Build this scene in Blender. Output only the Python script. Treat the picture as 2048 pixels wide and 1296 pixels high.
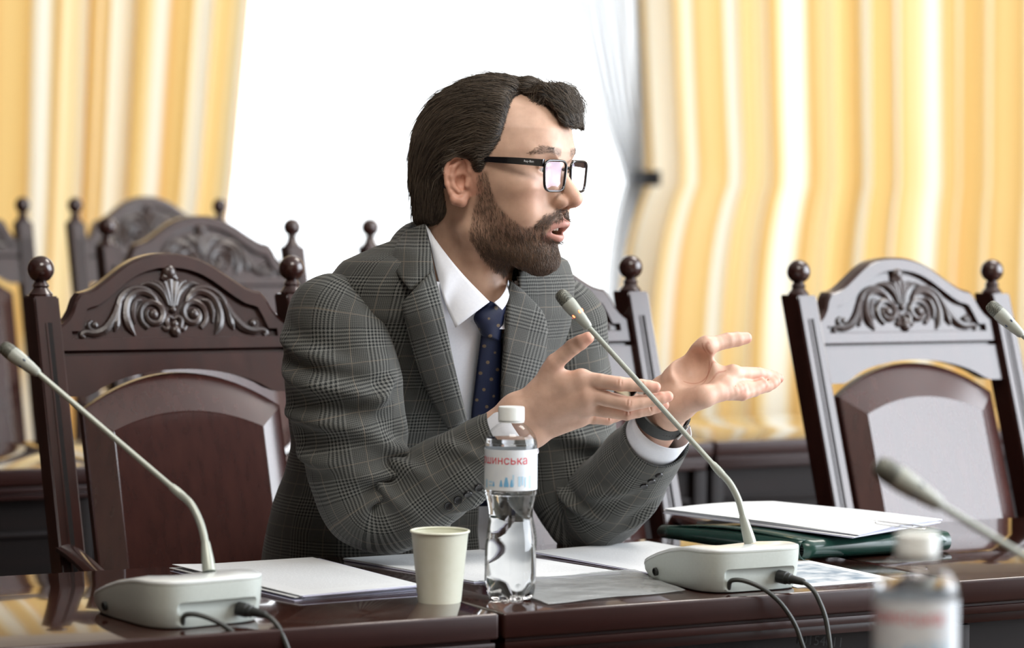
import bpy, bmesh, math, random
import numpy as np
from mathutils import Vector, Matrix, noise
from mathutils.bvhtree import BVHTree

for o in list(bpy.data.objects):
    bpy.data.objects.remove(o)
SC = bpy.context.scene
COL = SC.collection
R = math.radians
PI = math.pi

# ------------------------------------------------------------------ camera
FPX = 5400.0
IMW, IMH = 2048.0, 1296.0
PITCH = math.atan((IMH / 2 - 420.0) / FPX)
ROLL = R(0.4)
CAMZ = 1.23
FW = Vector((0, math.cos(PITCH), -math.sin(PITCH)))
_u0 = Vector((0, math.sin(PITCH), math.cos(PITCH)))
RT = Vector((1, 0, 0)) * math.cos(ROLL) + _u0 * math.sin(ROLL)
UP = -Vector((1, 0, 0)) * math.sin(ROLL) + _u0 * math.cos(ROLL)
CAM = Vector((0, 0, CAMZ))
cd = bpy.data.cameras.new('camera')
cam = bpy.data.objects.new('camera', cd)
COL.objects.link(cam)
cam.matrix_world = Matrix(((RT.x, UP.x, -FW.x, CAM.x), (RT.y, UP.y, -FW.y, CAM.y), (RT.z, UP.z, -FW.z, CAM.z), (0, 0, 0, 1)))
cd.sensor_width = 36.0
cd.lens = FPX * 36.0 / IMW
cd.clip_start = 0.05
cd.clip_end = 100
cd.dof.use_dof = True
cd.dof.focus_distance = 3.52
cd.dof.aperture_fstop = 4.0
SC.camera = cam

# ------------------------------------------------------------------ world, daylight, exposure
w = bpy.data.worlds.new('world')
SC.world = w
w.use_nodes = True
w.node_tree.nodes['Background'].inputs[0].default_value = (0.93, 0.97, 1.0, 1)
w.node_tree.nodes['Background'].inputs[1].default_value = 3.1
SC.view_settings.view_transform = 'Standard'
SC.view_settings.look = 'None'
SC.view_settings.gamma = 1.0
SC.view_settings.use_curve_mapping = False
SC.view_settings.exposure = -0.22
SC.cycles.use_denoising = True
SC.cycles.caustics_reflective = False


def area_light(name, loc, target, sx, sy, power, col):
    ld = bpy.data.lights.new(name, 'AREA')
    ld.shape = 'RECTANGLE'
    ld.size = sx
    ld.size_y = sy
    ld.energy = power
    ld.color = col
    o = bpy.data.objects.new(name, ld)
    COL.objects.link(o)
    o.location = loc
    d = (Vector(target) - Vector(loc)).normalized()
    o.rotation_euler = d.to_track_quat('-Z', 'Y').to_euler()
    return o


# daylight entering by the tall windows of the side wall (window_2)
area_light('window_daylight', (4.26, 3.9, 2.25), (0, 3.9, 2.25), 4.4, 3.3, 430, (0.86, 0.92, 1.0))


# added overhead fill lights
area_light('overhead_fill_light', (.4, 1.0, 4.2), (.4, 1.0, 0), 1.6, 1.6, 130, (1.0, .95, .88))
area_light('overhead_fill_light', (1.6, 5.6, 4.2), (1.6, 5.6, 0), 1.6, 1.6, 100, (1.0, .95, .88))


# the photograph's image plane back to places in the room: point at axial distance d, or on the level z
def ray(x, y):
    return FW + RT * ((x - IMW / 2) / FPX) - UP * ((y - IMH / 2) / FPX)


def U(x, y, d):
    return CAM + ray(x, y) * d


def UZ(x, y, z):
    q = ray(x, y)
    return CAM + q * ((z - CAMZ) / q.z)


def proj(p):
    q = Vector(p) - CAM
    d = q.dot(FW)
    return IMW / 2 + FPX * q.dot(RT) / d, IMH / 2 - FPX * q.dot(UP) / d, d


# the rows of desks run along TH; a = along the rows, b = away from the camera across them
TH = R(27.5)
RA = Vector((math.cos(TH), math.sin(TH), 0))
RB = Vector((-math.sin(TH), math.cos(TH), 0))


def AB(a, b, z):
    return RA * a + RB * b + Vector((0, 0, z))


TOP = 0.76   # desk height


# ------------------------------------------------------------------ helpers
class MB:
    """collects shapes in one bmesh and links them as one mesh object"""

    def __init__(self):
        self.bm = bmesh.new()
        self.uvl = None

    def box(self, x0, x1, y0, y1, z0, z1, bev=0.0, seg=2):
        r = bmesh.ops.create_cube(self.bm, size=1.0)
        for v in r['verts']:
            v.co = Vector((x0 + (v.co.x + .5) * (x1 - x0), y0 + (v.co.y + .5) * (y1 - y0), z0 + (v.co.z + .5) * (z1 - z0)))
        if bev > 0:
            es = list({e for v in r['verts'] for e in v.link_edges})
            bmesh.ops.bevel(self.bm, geom=es, offset=bev, segments=seg, profile=.5, affect='EDGES')
        return self

    def grid(self, rows, close_u=False, close_v=False, uvs=None, flip=False):
        """rows: list of equal-length lists of points; optional uvs per point"""
        n, m = len(rows), len(rows[0])
        vs = [[self.bm.verts.new(p) for p in row] for row in rows]
        if uvs is not None and self.uvl is None:
            self.uvl = self.bm.loops.layers.uv.new('UVMap')
        fs = []
        for i in range(n if close_v else n - 1):
            for j in range(m if close_u else m - 1):
                i2, j2 = (i + 1) % n, (j + 1) % m
                q = [(i, j), (i, j2), (i2, j2), (i2, j)]
                if flip:
                    q.reverse()
                try:
                    f = self.bm.faces.new([vs[a][b] for a, b in q])
                except ValueError:
                    continue
                if uvs is not None:
                    jj = j2 if j2 > j else j + 1
                    ii = i2 if i2 > i else i + 1
                    m2 = {(i, j): (i, j), (i, j2): (i, jj), (i2, j2): (ii, jj), (i2, j): (ii, j)}
                    for lp, k in zip(f.loops, q):
                        a, b = m2[k]
                        lp[self.uvl].uv = uvs[a][b]
                fs.append(f)
        return vs

    def cap(self, ring, flip=False):
        try:
            self.bm.faces.new(list(reversed(ring)) if flip else ring)
        except ValueError:
            pass

    def tube(self, pts, rad, n=8, cap=True, sx=1.0, sy=1.0, up=None):
        pts = [Vector(p) for p in pts]
        if not hasattr(rad, '__len__'):
            rad = [rad] * len(pts)
        rings = []
        nrm = None
        for i, p in enumerate(pts):
            t = (pts[min(i + 1, len(pts) - 1)] - pts[max(i - 1, 0)]).normalized()
            if nrm is None:
                h = Vector(up) if up else (Vector((0, 0, 1)) if abs(t.z) < .9 else Vector((0, 1, 0)))
                nrm = (h - t * h.dot(t)).normalized()
            else:
                nrm = (nrm - t * nrm.dot(t)).normalized()
            bn = t.cross(nrm)
            rings.append([p + (nrm * (math.cos(2 * PI * k / n) * sx) + bn * (math.sin(2 * PI * k / n) * sy)) * rad[i] for k in range(n)])
        vs = self.grid(rings, close_u=True)
        if cap:
            self.cap(vs[0], True)
            self.cap(vs[-1])
        return vs

    def lathe(self, prof, n=24, mat=None, cap=True):
        """prof: (r, z) list bottom to top around local z"""
        rings = [[Vector((r * math.cos(2 * PI * k / n), r * math.sin(2 * PI * k / n), z)) for k in range(n)] for r, z in prof]
        if mat is not None:
            rings = [[mat @ p for p in rg] for rg in rings]
        vs = self.grid(rings, close_u=True)
        if cap:
            self.cap(vs[0], True)
            self.cap(vs[-1])
        return vs

    def prism(self, poly, d0, d1, fn=None, bev=0.0):
        """poly (x, z) outline, counter-clockwise seen from -y, extruded from y = d0 (front) to d1"""
        fn = fn or (lambda x, y, z: Vector((x, y, z)))
        a = [self.bm.verts.new(fn(x, d0, z)) for x, z in poly]
        b = [self.bm.verts.new(fn(x, d1, z)) for x, z in poly]
        fs = [self.bm.faces.new(a), self.bm.faces.new(list(reversed(b)))]
        n = len(poly)
        for i in range(n):
            fs.append(self.bm.faces.new([a[(i + 1) % n], a[i], b[i], b[(i + 1) % n]]))
        if bev > 0:
            es = [e for e in self.bm.edges if e.verts[0] in a and e.verts[1] in a]
            bmesh.ops.bevel(self.bm, geom=es, offset=bev, segments=2, profile=.5, affect='EDGES')
        return self

    def build(self, name, mat, parent=None, smooth=True, angle=40, world=None, recalc=True):
        if recalc:
            bmesh.ops.recalc_face_normals(self.bm, faces=self.bm.faces[:])
        me = bpy.data.meshes.new(name)
        self.bm.to_mesh(me)
        self.bm.free()
        return link_mesh(name, me, mat, parent, smooth, angle, world)


def link_mesh(name, me, mat, parent=None, smooth=True, angle=40, world=None):
    o = bpy.data.objects.new(name, me)
    COL.objects.link(o)
    if mat is not None:
        for m in (mat if isinstance(mat, (list, tuple)) else [mat]):
            me.materials.append(m)
    if smooth:
        me.polygons.foreach_set('use_smooth', [True] * len(me.polygons))
        if angle < 180:
            try:
                me.set_sharp_from_angle(angle=R(angle))
            except Exception:
                pass
    if world is not None:
        o.matrix_world = world
    if parent is not None:
        o.parent = parent
    return o


def tag(o, label=None, cat=None, group=None, kind=None):
    if label:
        o['label'] = label
    if cat:
        o['category'] = cat
    if group:
        o['group'] = group
    if kind:
        o['kind'] = kind
    return o


def empty(name, loc=(0, 0, 0), rz=0.0):
    o = bpy.data.objects.new(name, None)
    COL.objects.link(o)
    o.location = loc
    o.rotation_euler = (0, 0, rz)
    o.empty_display_size = .05
    return o


def copy_tree(o, parent=None):
    c = o.copy()
    COL.objects.link(c)
    c.parent = parent
    for ch in list(o.children):
        copy_tree(ch, c)
    return c


def lerp(a, b, t):
    return a + (b - a) * t


def interp(x, xs, ys):
    return float(np.interp(x, xs, ys))


def smooth_path(pts, n):
    """Catmull-Rom resampling of a control polyline"""
    P = [Vector(p) for p in pts]
    P = [P[0] * 2 - P[1]] + P + [P[-1] * 2 - P[-2]]
    out = []
    segs = len(P) - 3
    for i in range(n):
        t = i / (n - 1) * segs
        k = min(int(t), segs - 1)
        t -= k
        a, b, c, d = P[k:k + 4]
        out.append(.5 * ((2 * b) + (c - a) * t + (2 * a - 5 * b + 4 * c - d) * t * t + (3 * b - a - 3 * c + d) * t ** 3))
    return out


# ------------------------------------------------------------------ materials
def mat_new(name):
    m = bpy.data.materials.new(name)
    m.use_nodes = True
    nt = m.node_tree
    return m, nt, nt.nodes['Principled BSDF']


def pset(b, **k):
    for n, v in k.items():
        n = n.replace('_', ' ')
        if isinstance(v, tuple) and len(v) == 3 and n not in ('Subsurface Radius',):
            v = (*v, 1)
        b.inputs[n].default_value = v


def plain(name, col, rough=.5, **k):
    m, nt, b = mat_new(name)
    pset(b, Base_Color=col, Roughness=rough, **k)
    return m


def noisy(name, c1, c2, scale=20, rough=.5, bump=0.0, bscale=None, stretch=None, detail=4, **k):
    """two tones mixed by an object-space noise, optional fine relief"""
    m, nt, b = mat_new(name)
    N, L = nt.nodes, nt.links
    tc = N.new('ShaderNodeTexCoord')
    mp = N.new('ShaderNodeMapping')
    if stretch:
        mp.inputs['Scale'].default_value = stretch
    L.new(tc.outputs['Object'], mp.inputs['Vector'])
    nz = N.new('ShaderNodeTexNoise')
    nz.inputs['Scale'].default_value = scale
    nz.inputs['Detail'].default_value = detail
    L.new(mp.outputs[0], nz.inputs['Vector'])
    cr = N.new('ShaderNodeValToRGB')
    cr.color_ramp.elements[0].position = .3
    cr.color_ramp.elements[1].position = .7
    cr.color_ramp.elements[0].color = (*c1, 1)
    cr.color_ramp.elements[1].color = (*c2, 1)
    L.new(nz.outputs['Fac'], cr.inputs[0])
    L.new(cr.outputs[0], b.inputs['Base Color'])
    pset(b, Roughness=rough, **k)
    if bump:
        n2 = N.new('ShaderNodeTexNoise')
        n2.inputs['Scale'].default_value = bscale or scale * 6
        L.new(mp.outputs[0], n2.inputs['Vector'])
        bp = N.new('ShaderNodeBump')
        bp.inputs['Strength'].default_value = bump
        bp.inputs['Distance'].default_value = .002
        L.new(n2.outputs['Fac'], bp.inputs['Height'])
        L.new(bp.outputs[0], b.inputs['Normal'])
    return m


M = {}
M['wood'] = noisy('lacquered_mahogany', (.021, .0060, .0045), (.037, .0112, .0085), 9, .22, stretch=(6, 6, .6), Coat_Weight=.5, Coat_Roughness=.16)
M['wood_panel'] = noisy('mahogany_panel', (.036, .0110, .0088), (.052, .0168, .013), 7, .26, stretch=(9, 9, .5), Coat_Weight=.5, Coat_Roughness=.18)
M['wood_carved'] = noisy('carved_mahogany', (.020, .010, .008), (.036, .017, .013), 30, .30, bump=.25, bscale=260, Coat_Weight=.3, Coat_Roughness=.25)
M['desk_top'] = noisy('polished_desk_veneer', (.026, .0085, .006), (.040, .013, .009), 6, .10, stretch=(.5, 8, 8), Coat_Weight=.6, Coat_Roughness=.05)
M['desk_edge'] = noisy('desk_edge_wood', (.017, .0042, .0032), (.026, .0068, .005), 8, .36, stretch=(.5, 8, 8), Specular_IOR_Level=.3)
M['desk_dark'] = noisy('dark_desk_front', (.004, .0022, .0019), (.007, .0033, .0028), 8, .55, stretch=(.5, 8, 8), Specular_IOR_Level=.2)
M['seat'] = noisy('brown_seat_leather', (.05, .022, .016), (.07, .03, .022), 40, .45)
M['chrome'] = plain('chrome', (.8, .8, .82), .18, Metallic=1.0)
# ------------------------------------------------------------------ the room
WB = 9.0          # the window wall, parallel to the desk rows
AW0, AW1 = 2.4, 6.4
def rowframe(a=0, b=0, z=0):
    return Matrix.Translation(AB(a, b, z)) @ Matrix.Rotation(TH, 4, 'Z')


M['floor'] = noisy('parquet_floor', (.10, .05, .028), (.15, .08, .045), 5, .3, stretch=(1, 9, 1))
M['wall'] = noisy('cream_plaster', (.72, .66, .55), (.78, .72, .62), 3, .8, bump=.05)
M['ceil'] = noisy('white_ceiling', (.8, .79, .76), (.84, .83, .8), 3, .8)
M['frame'] = plain('white_window_frame', (.82, .83, .84), .35)


def glass_mat(name, alpha=.10):
    m, nt, b = mat_new(name)
    N, L = nt.nodes, nt.links
    tr = N.new('ShaderNodeBsdfTransparent')
    gl = N.new('ShaderNodeBsdfGlossy')
    gl.inputs['Roughness'].default_value = .02
    mx = N.new('ShaderNodeMixShader')
    lw = N.new('ShaderNodeLayerWeight'); lw.inputs[0].default_value = .5
    pw = N.new('ShaderNodeMath'); pw.operation = 'POWER'; pw.inputs[1].default_value = 4.0
    ad = N.new('ShaderNodeMath'); ad.operation = 'MULTIPLY_ADD'; ad.inputs[1].default_value = .75; ad.inputs[2].default_value = .035
    L.new(lw.outputs['Facing'], pw.inputs[0]); L.new(pw.outputs[0], ad.inputs[0]); L.new(ad.outputs[0], mx.inputs[0])
    L.new(tr.outputs[0], mx.inputs[1])
    L.new(gl.outputs[0], mx.inputs[2])
    L.new(mx.outputs[0], N['Material Output'].inputs['Surface'])
    return m


M['pane'] = glass_mat('window_glass')
mb = MB(); mb.box(-6, 4.3, -3.5, 12, -.05, 0)
tag(mb.build('floor', M['floor']), 'dark wooden parquet floor of the meeting room', 'floor', kind='structure')
mb = MB(); mb.box(-6, 4.5, -3.5, 12, 4.3, 4.4)
tag(mb.build('ceiling', M['ceil']), 'plain white ceiling high above the desks', 'ceiling', kind='structure')
# window wall
W0, W1, WZ0, WZ1 = 1.78, 7.4, .45, 3.3
mb = MB()
mb.box(-3, W0, 0, .3, 0, 4.3); mb.box(W1, 9.5, 0, .3, 0, 4.3)
mb.box(W0, W1, 0, .3, 0, WZ0); mb.box(W0, W1, 0, .3, WZ1, 4.3)
o = mb.build('wall_back', M['wall'], world=rowframe(0, WB)); tag(o, 'cream plaster wall behind the gold curtains', 'wall', kind='structure')


def window(name, label, x0, x1, z0, z1, world, mull, dep=.18):
    e = empty(name); e.matrix_world = world
    tag(e, label, 'window', kind='structure')
    m = MB()
    m.box(x0, x0 + .07, dep, dep + .07, z0, z1, .006); m.box(x1 - .07, x1, dep, dep + .07, z0, z1, .006)
    m.box(x0 + .07, x1 - .07, dep, dep + .07, z0, z0 + .07, .006); m.box(x0 + .07, x1 - .07, dep, dep + .07, z1 - .07, z1, .006)
    m.build('window_frame', M['frame'], e)
    xs = [x0 + .07] + [x0 + (x1 - x0) * t for t in mull] + [x1 - .07]
    for t in mull:
        c = x0 + (x1 - x0) * t
        m = MB(); m.box(c - .03, c + .03, dep, dep + .07, z0 + .07, z1 - .07, .006)
        m.build('mullion', M['frame'], e)
    for i in range(len(xs) - 1):
        m = MB(); m.box(xs[i] + .02, xs[i + 1] - .02, dep + .03, dep + .036, z0 + .07, z1 - .07)
        m.build('pane', M['pane'], e)
    m = MB(); m.box(x0 - .05, x1 + .05, -.12, dep, z0 - .04, z0, .008)
    m.build('window_sill', M['frame'], e)
    return e


window('window_1', 'tall white window glaring with daylight between the curtains', W0, W1, WZ0, WZ1, rowframe(0, WB), (.10, .64))
# side wall on the right with its own windows (source of the cool side light)
mb = MB()
mb.box(4.3, 4.5, -3.5, 1.7, 0, 4.3); mb.box(4.3, 4.5, 6.1, 12, 0, 4.3)
mb.box(4.3, 4.5, 1.7, 6.1, 0, .6); mb.box(4.3, 4.5, 1.7, 6.1, 3.9, 4.3)
tag(mb.build('wall_right', M['wall']), 'cream plaster side wall with tall windows', 'wall', kind='structure')
window('window_2', 'row of tall white windows in the side wall', -6.1, -1.7, .6, 3.9, Matrix.Translation((4.3, 0, 0)) @ Matrix.Rotation(-PI / 2, 4, 'Z'), (.33, .67))
mb = MB(); mb.box(-6, 4.3, -3.7, -3.5, 0, 4.3)
tag(mb.build('wall_front', M['wall']), 'cream plaster wall behind the photographer', 'wall', kind='structure')
M['panelling'] = noisy('dark_wall_panelling', (.03, .014, .010), (.05, .024, .017), 4, .45, stretch=(4, 4, .4))
mb = MB()
for i in range(8):
    mb = MB(); mb.box(-2.9 + i * .575, -2.9 + i * .575 + .565, -.06, -.01, .0, 4.25, .006)
    o = mb.build('panel', M['panelling'], None)
    if i == 0:
        trim = empty('trim_1'); trim.matrix_world = rowframe(0, WB); tag(trim, 'dark wooden wall panelling beside the gold curtain', 'panelling', kind='structure')
    o.parent = trim
mb = MB(); mb.box(-6.2, -6, -3.5, 12, 0, 4.3)
tag(mb.build('wall_left', M['panelling']), 'dark panelled wall at the far side', 'wall', kind='structure')


# ---- curtains
def cloth_trans(name, cols, rough=.5, trans=.5, period=None, scale=1.0):
    """woven striped cloth: stripes follow the cloth's own UV, light passes through"""
    m, nt, b = mat_new(name)
    N, L = nt.nodes, nt.links
    uv = N.new('ShaderNodeUVMap')
    sp = N.new('ShaderNodeSeparateXYZ')
    L.new(uv.outputs[0], sp.inputs[0])
    ml = N.new('ShaderNodeMath'); ml.operation = 'MULTIPLY'; ml.inputs[1].default_value = 1.0 / (period or 1)
    L.new(sp.outputs[0], ml.inputs[0])
    fr = N.new('ShaderNodeMath'); fr.operation = 'FRACT'
    L.new(ml.outputs[0], fr.inputs[0])
    cr = N.new('ShaderNodeValToRGB')
    cr.color_ramp.interpolation = 'LINEAR'
    e = cr.color_ramp.elements
    while len(e) < len(cols):
        e.new(.5)
    for i, (p, c) in enumerate(cols):
        e[i].position = p; e[i].color = (*c, 1)
    L.new(fr.outputs[0], cr.inputs[0])
    df = N.new('ShaderNodeBsdfDiffuse')
    tl = N.new('ShaderNodeBsdfTranslucent')
    gs = N.new('ShaderNodeBsdfGlossy'); gs.inputs['Roughness'].default_value = rough
    L.new(cr.outputs[0], df.inputs[0]); L.new(cr.outputs[0], tl.inputs[0])
    m1 = N.new('ShaderNodeMixShader'); m1.inputs[0].default_value = trans
    L.new(df.outputs[0], m1.inputs[1]); L.new(tl.outputs[0], m1.inputs[2])
    m2 = N.new('ShaderNodeMixShader'); m2.inputs[0].default_value = .06
    L.new(m1.outputs[0], m2.inputs[1]); L.new(gs.outputs[0], m2.inputs[2])
    L.new(m2.outputs[0], N['Material Output'].inputs['Surface'])
    return m


GOLD = (.88, .60, .23); DEEP = (.82, .47, .15); CREAM = (.96, .90, .74); PALE = (.93, .75, .41)
M['curtain'] = cloth_trans('striped_gold_satin', [(0, GOLD), (.13, GOLD), (.17, PALE), (.24, CREAM), (.33, CREAM), (.37, PALE), (.42, DEEP), (.47, GOLD), (.62, GOLD), (.66, PALE), (.72, PALE), (.78, CREAM), (.83, CREAM), (.87, DEEP), (.93, GOLD), (1, GOLD)], .35, .62, .62)
M['sheer'] = None


def sheer_mat():
    m, nt, b = mat_new('white_voile')
    N, L = nt.nodes, nt.links
    tr = N.new('ShaderNodeBsdfTransparent')
    tl = N.new('ShaderNodeBsdfTranslucent'); tl.inputs[0].default_value = (.36, .38, .41, 1)
    df = N.new('ShaderNodeBsdfDiffuse'); df.inputs[0].default_value = (.66, .70, .75, 1)
    m1 = N.new('ShaderNodeMixShader'); m1.inputs[0].default_value = .5
    L.new(tl.outputs[0], m1.inputs[1]); L.new(df.outputs[0], m1.inputs[2])
    m2 = N.new('ShaderNodeMixShader'); m2.inputs[0].default_value = .50
    L.new(tr.outputs[0], m2.inputs[1]); L.new(m1.outputs[0], m2.inputs[2])
    L.new(m2.outputs[0], N['Material Output'].inputs['Surface'])
    return m


M['sheer'] = sheer_mat()


def curtain(name, label, edge0, edge1, z0, z1, b, mat, nfold, amp, seed, group=None, na=None, cat='curtain', loc=True):
    """a hanging cloth between two edge curves a(z), pleated; the cloth's width in UV stays constant along z"""
    rnd = random.Random(seed)
    na = na or nfold * 10
    nz = 40
    full = 1.9 * abs(edge1(z1) - edge0(z1))
    ph = [rnd.uniform(-.35, .35) for _ in range(nfold + 3)]
    am = [rnd.uniform(.6, 1.25) for _ in range(nfold + 3)]
    rows, uvs = [], []
    for i in range(nz + 1):
        z = lerp(z0, z1, i / nz)
        e0, e1 = edge0(z), edge1(z)
        s0, s1 = e0 - edge0(z1), e1 - edge1(z1)
        sq = abs(e1 - e0) / abs(edge1(z1) - edge0(z1))
        row, uv = [], []
        for j in range(na + 1):
            t = j / na
            k = t * nfold
            ki = int(k); fk = k - ki
            p = lerp(ph[ki], ph[ki + 1], fk) ; A = lerp(am[ki], am[ki + 1], fk)
            a = lerp(edge0(z1), edge1(z1), t) + (s0 * (1 - t) ** 2.2 + s1 * t ** 2.2 if loc else lerp(s0, s1, t)) + .018 * math.sin(2 * PI * (2 * k + p) + .6) * sq
            bb = b + amp * A * math.sin(2 * PI * (k + p + .008 * math.sin(z * 2.1 + ki))) * (.7 + .3 * (1 - i / nz))
            row.append(AB(a, bb, z)); uv.append((t * full, z))
        rows.append(row); uvs.append(uv)
    m = MB(); m.grid(rows, uvs=uvs)
    return tag(m.build(name, mat, angle=180), label, cat, group)


CB = WB - .22
# px -> a on the curtain plane
def a_at(x, y, b):
    q = ray(x, y)
    t = (b - CAM.dot(RB)) / q.dot(RB)
    return (CAM + q * t).dot(RA), (CAM + q * t).z


aL = a_at(470, 300, CB)[0]; aR = a_at(1292, 350, CB)[0]; zT = a_at(1297, 357, CB)[1]
def edge_left(z):
    return aL + .16 * (z - 1.4) / 1.6 + (.0 if z > 1.3 else -.06 * (1.3 - z))
def edge_right(z):
    d = z - zT
    return aR + (.16 * (1 - math.exp(-abs(d) * 3.5)) * (-.06 if d > 0 else -1.0)) - (.06 * d if d > 0 else 0)
curtain('curtain', 'gold striped satin curtain hanging behind the chairs beside the window', lambda z: 1.75, edge_left, .03, 3.3, CB, M['curtain'], 9, .055, 3)
curtain('curtain', 'gold striped satin curtain tied back beside the bright window', edge_right, lambda z: 8.2, .03, 3.3, CB, M['curtain'], 15, .060, 8)
# voile gathered to the tie
def sh_edge0(z):
    d = z - zT
    return aR - .03 - (.46 * (1 - math.exp(-max(d, 0) * 1.1)) if d > 0 else .10 * (1 - math.exp(d * 4)))
curtain('voile', 'white sheer voile drawn to the dark curtain tie', sh_edge0, lambda z: aR + .04, .03, 3.3, CB + .09, M['sheer'], 7, .03, 5, cat='curtain', loc=False)
# tie back
mb = MB()
c = AB(aR + .005, CB - .03, zT)
rows = []
for i in range(13):
    t = i / 12
    ang = -PI * .45 + PI * .9 * t
    p = AB(aR + .012 - .04 * math.cos(ang), CB + .0 + .10 * math.sin(ang), zT)
    rows.append([p + Vector((0, 0, zz)) for zz in (-.028, -.02, .02, .028)])
mb.grid(rows)
m_tie = plain('dark_tie_band', (.02, .02, .025), .6)
o = mb.build('tie_back', m_tie)
o.modifiers.new('s', 'SOLIDIFY').thickness = .012
tag(o, 'dark band tying back the gold curtain at the window', 'tieback')
# ------------------------------------------------------------------ desks
DN, DF, DL = 2.782, 3.335, .656     # near edge, far edge, unit length


def make_desk():
    e = empty('conference_desk')
    g = .0025
    m = MB(); m.box(g, DL - g, 0, DF - DN, -.031, 0, .004, 3)
    dt = m.build('desk_top', [M['desk_top'], M['desk_edge']], e)
    for f in dt.data.polygons:
        if f.normal.z < .35:
            f.material_index = 1
    m = MB(); m.box(g + .004, DL - g - .004, .003, DF - DN - .004, -.0445, -.035, .0008)
    m.box(g + .012, DL - g - .012, .010, DF - DN - .012, -.057, -.0445, .0008); m.box(.01, DL - .01, .009, DF - DN - .01, -.036, -.030)
    m.build('edge_moulding', M['desk_edge'], e)
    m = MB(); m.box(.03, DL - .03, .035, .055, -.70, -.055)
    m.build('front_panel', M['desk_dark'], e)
    m = MB()
    m.box(.04, DL - .04, .026, .036, -.128, -.118, .002); m.box(.04, DL - .04, .026, .036, -.66, -.65, .002)
    m.box(.04, .05, .026, .036, -.65, -.128, .002); m.box(DL - .05, DL - .04, .026, .036, -.65, -.128, .002)
    m.build('panel_moulding', M['desk_dark'], e)
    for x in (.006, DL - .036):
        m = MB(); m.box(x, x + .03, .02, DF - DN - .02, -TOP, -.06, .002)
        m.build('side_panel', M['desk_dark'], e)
    # carved ornament of the front panel
    m = MB()
    for s in (-1, 1):
        sp = []
        for i in range(26):
            t = i / 25
            ang = t * 3.2 * PI
            rr = .075 * (1 - .8 * t)
            sp.append((DL / 2 + s * (.09 + rr * math.cos(ang)), .03, -.36 + rr * math.sin(ang)))
        m.tube(sp, [.009 * (1 - .6 * i / 25) for i in range(26)], 6)
    m.build('ornament', M['wood_carved'], e)
    return e


desk0 = make_desk()
desk_spots = [(1.437 - DL, DN), (1.437, DN), (2.093, DN), (2.911 - 3 * DL, 4.69), (2.911 - 2 * DL, 4.69), (2.911 - DL, 4.69), (2.911, 4.69), (2.911 + DL, 4.69)]
desk_labels = ['polished dark desk under the microphone with the dark unlit head', 'polished dark desk under the lit microphone and green folder',
               'polished dark desk at the picture edge beyond the green folder', 'dark desk in the back row behind the empty carved chair, outermost',
               'dark desk in the back row, second from its outer end', 'dark desk in the back row behind the man in the jacket', 'dark desk in the back row seen beyond the open palm',
               'dark desk in the back row behind the chair with the bright panel']
DESKS = []
for i, ((a, b), lb) in enumerate(zip(desk_spots, desk_labels)):
    o = desk0 if i == 0 else copy_tree(desk0)
    o.matrix_world = rowframe(a, b, TOP)
    tag(o, lb, 'desk', 'desks in rows')
    DESKS.append(o)
# lock on the third desk
m = MB()
m.lathe([(.0, 0), (.007, 0), (.008, .004), (.006, .009), (.0, .010)], 14, Matrix.Translation((.115, .028, -.128)) @ Matrix.Rotation(PI / 2, 4, 'X'))
m.build('lock', M['chrome'], DESKS[2])

# ------------------------------------------------------------------ carved chairs
# local frame: x along the row, y backwards, z up; the back leans by REC
REC = .34
HW = .20            # half distance of the posts
PW, PD = .019, .027 # post half width, half depth
GZ = 1.012          # height of the groove under the crest (measured on the back plane)
ZL = 1.0 / math.sqrt(1 + REC * REC)


def bk(x, y, z):
    """point of the leaning back: x across, y depth behind the plane, z level"""
    return Vector((x, y + REC * (z - .45), z))


def crest_z(f):
    f = abs(f)
    return interp(f, [0, .1, .2, .3, .4, .5, .6, .68, .74, .80, .825, .85, .88, .92, .96, 1.0],
                  [.143, .1425, .139, .133, .1235, .111, .0985, .090, .0865, .0845, .080, .068, .0575, .048, .0415, .038])


def finial_profile():
    r = .0198
    pr = [(0, 0), (.017, 0), (.0175, .004), (.013, .009), (.0105, .013), (.0125, .016), (.0105, .019), (.0085, .0225)]
    for i in range(1, 14):
        an = -PI / 2 + PI * i / 14
        if r * math.cos(an) < .0088 and an < 0:
            continue
        pr.append((r * math.cos(an), .040 + r * math.sin(an)))
    pr.append((0, .040 + r))
    return pr


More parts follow.
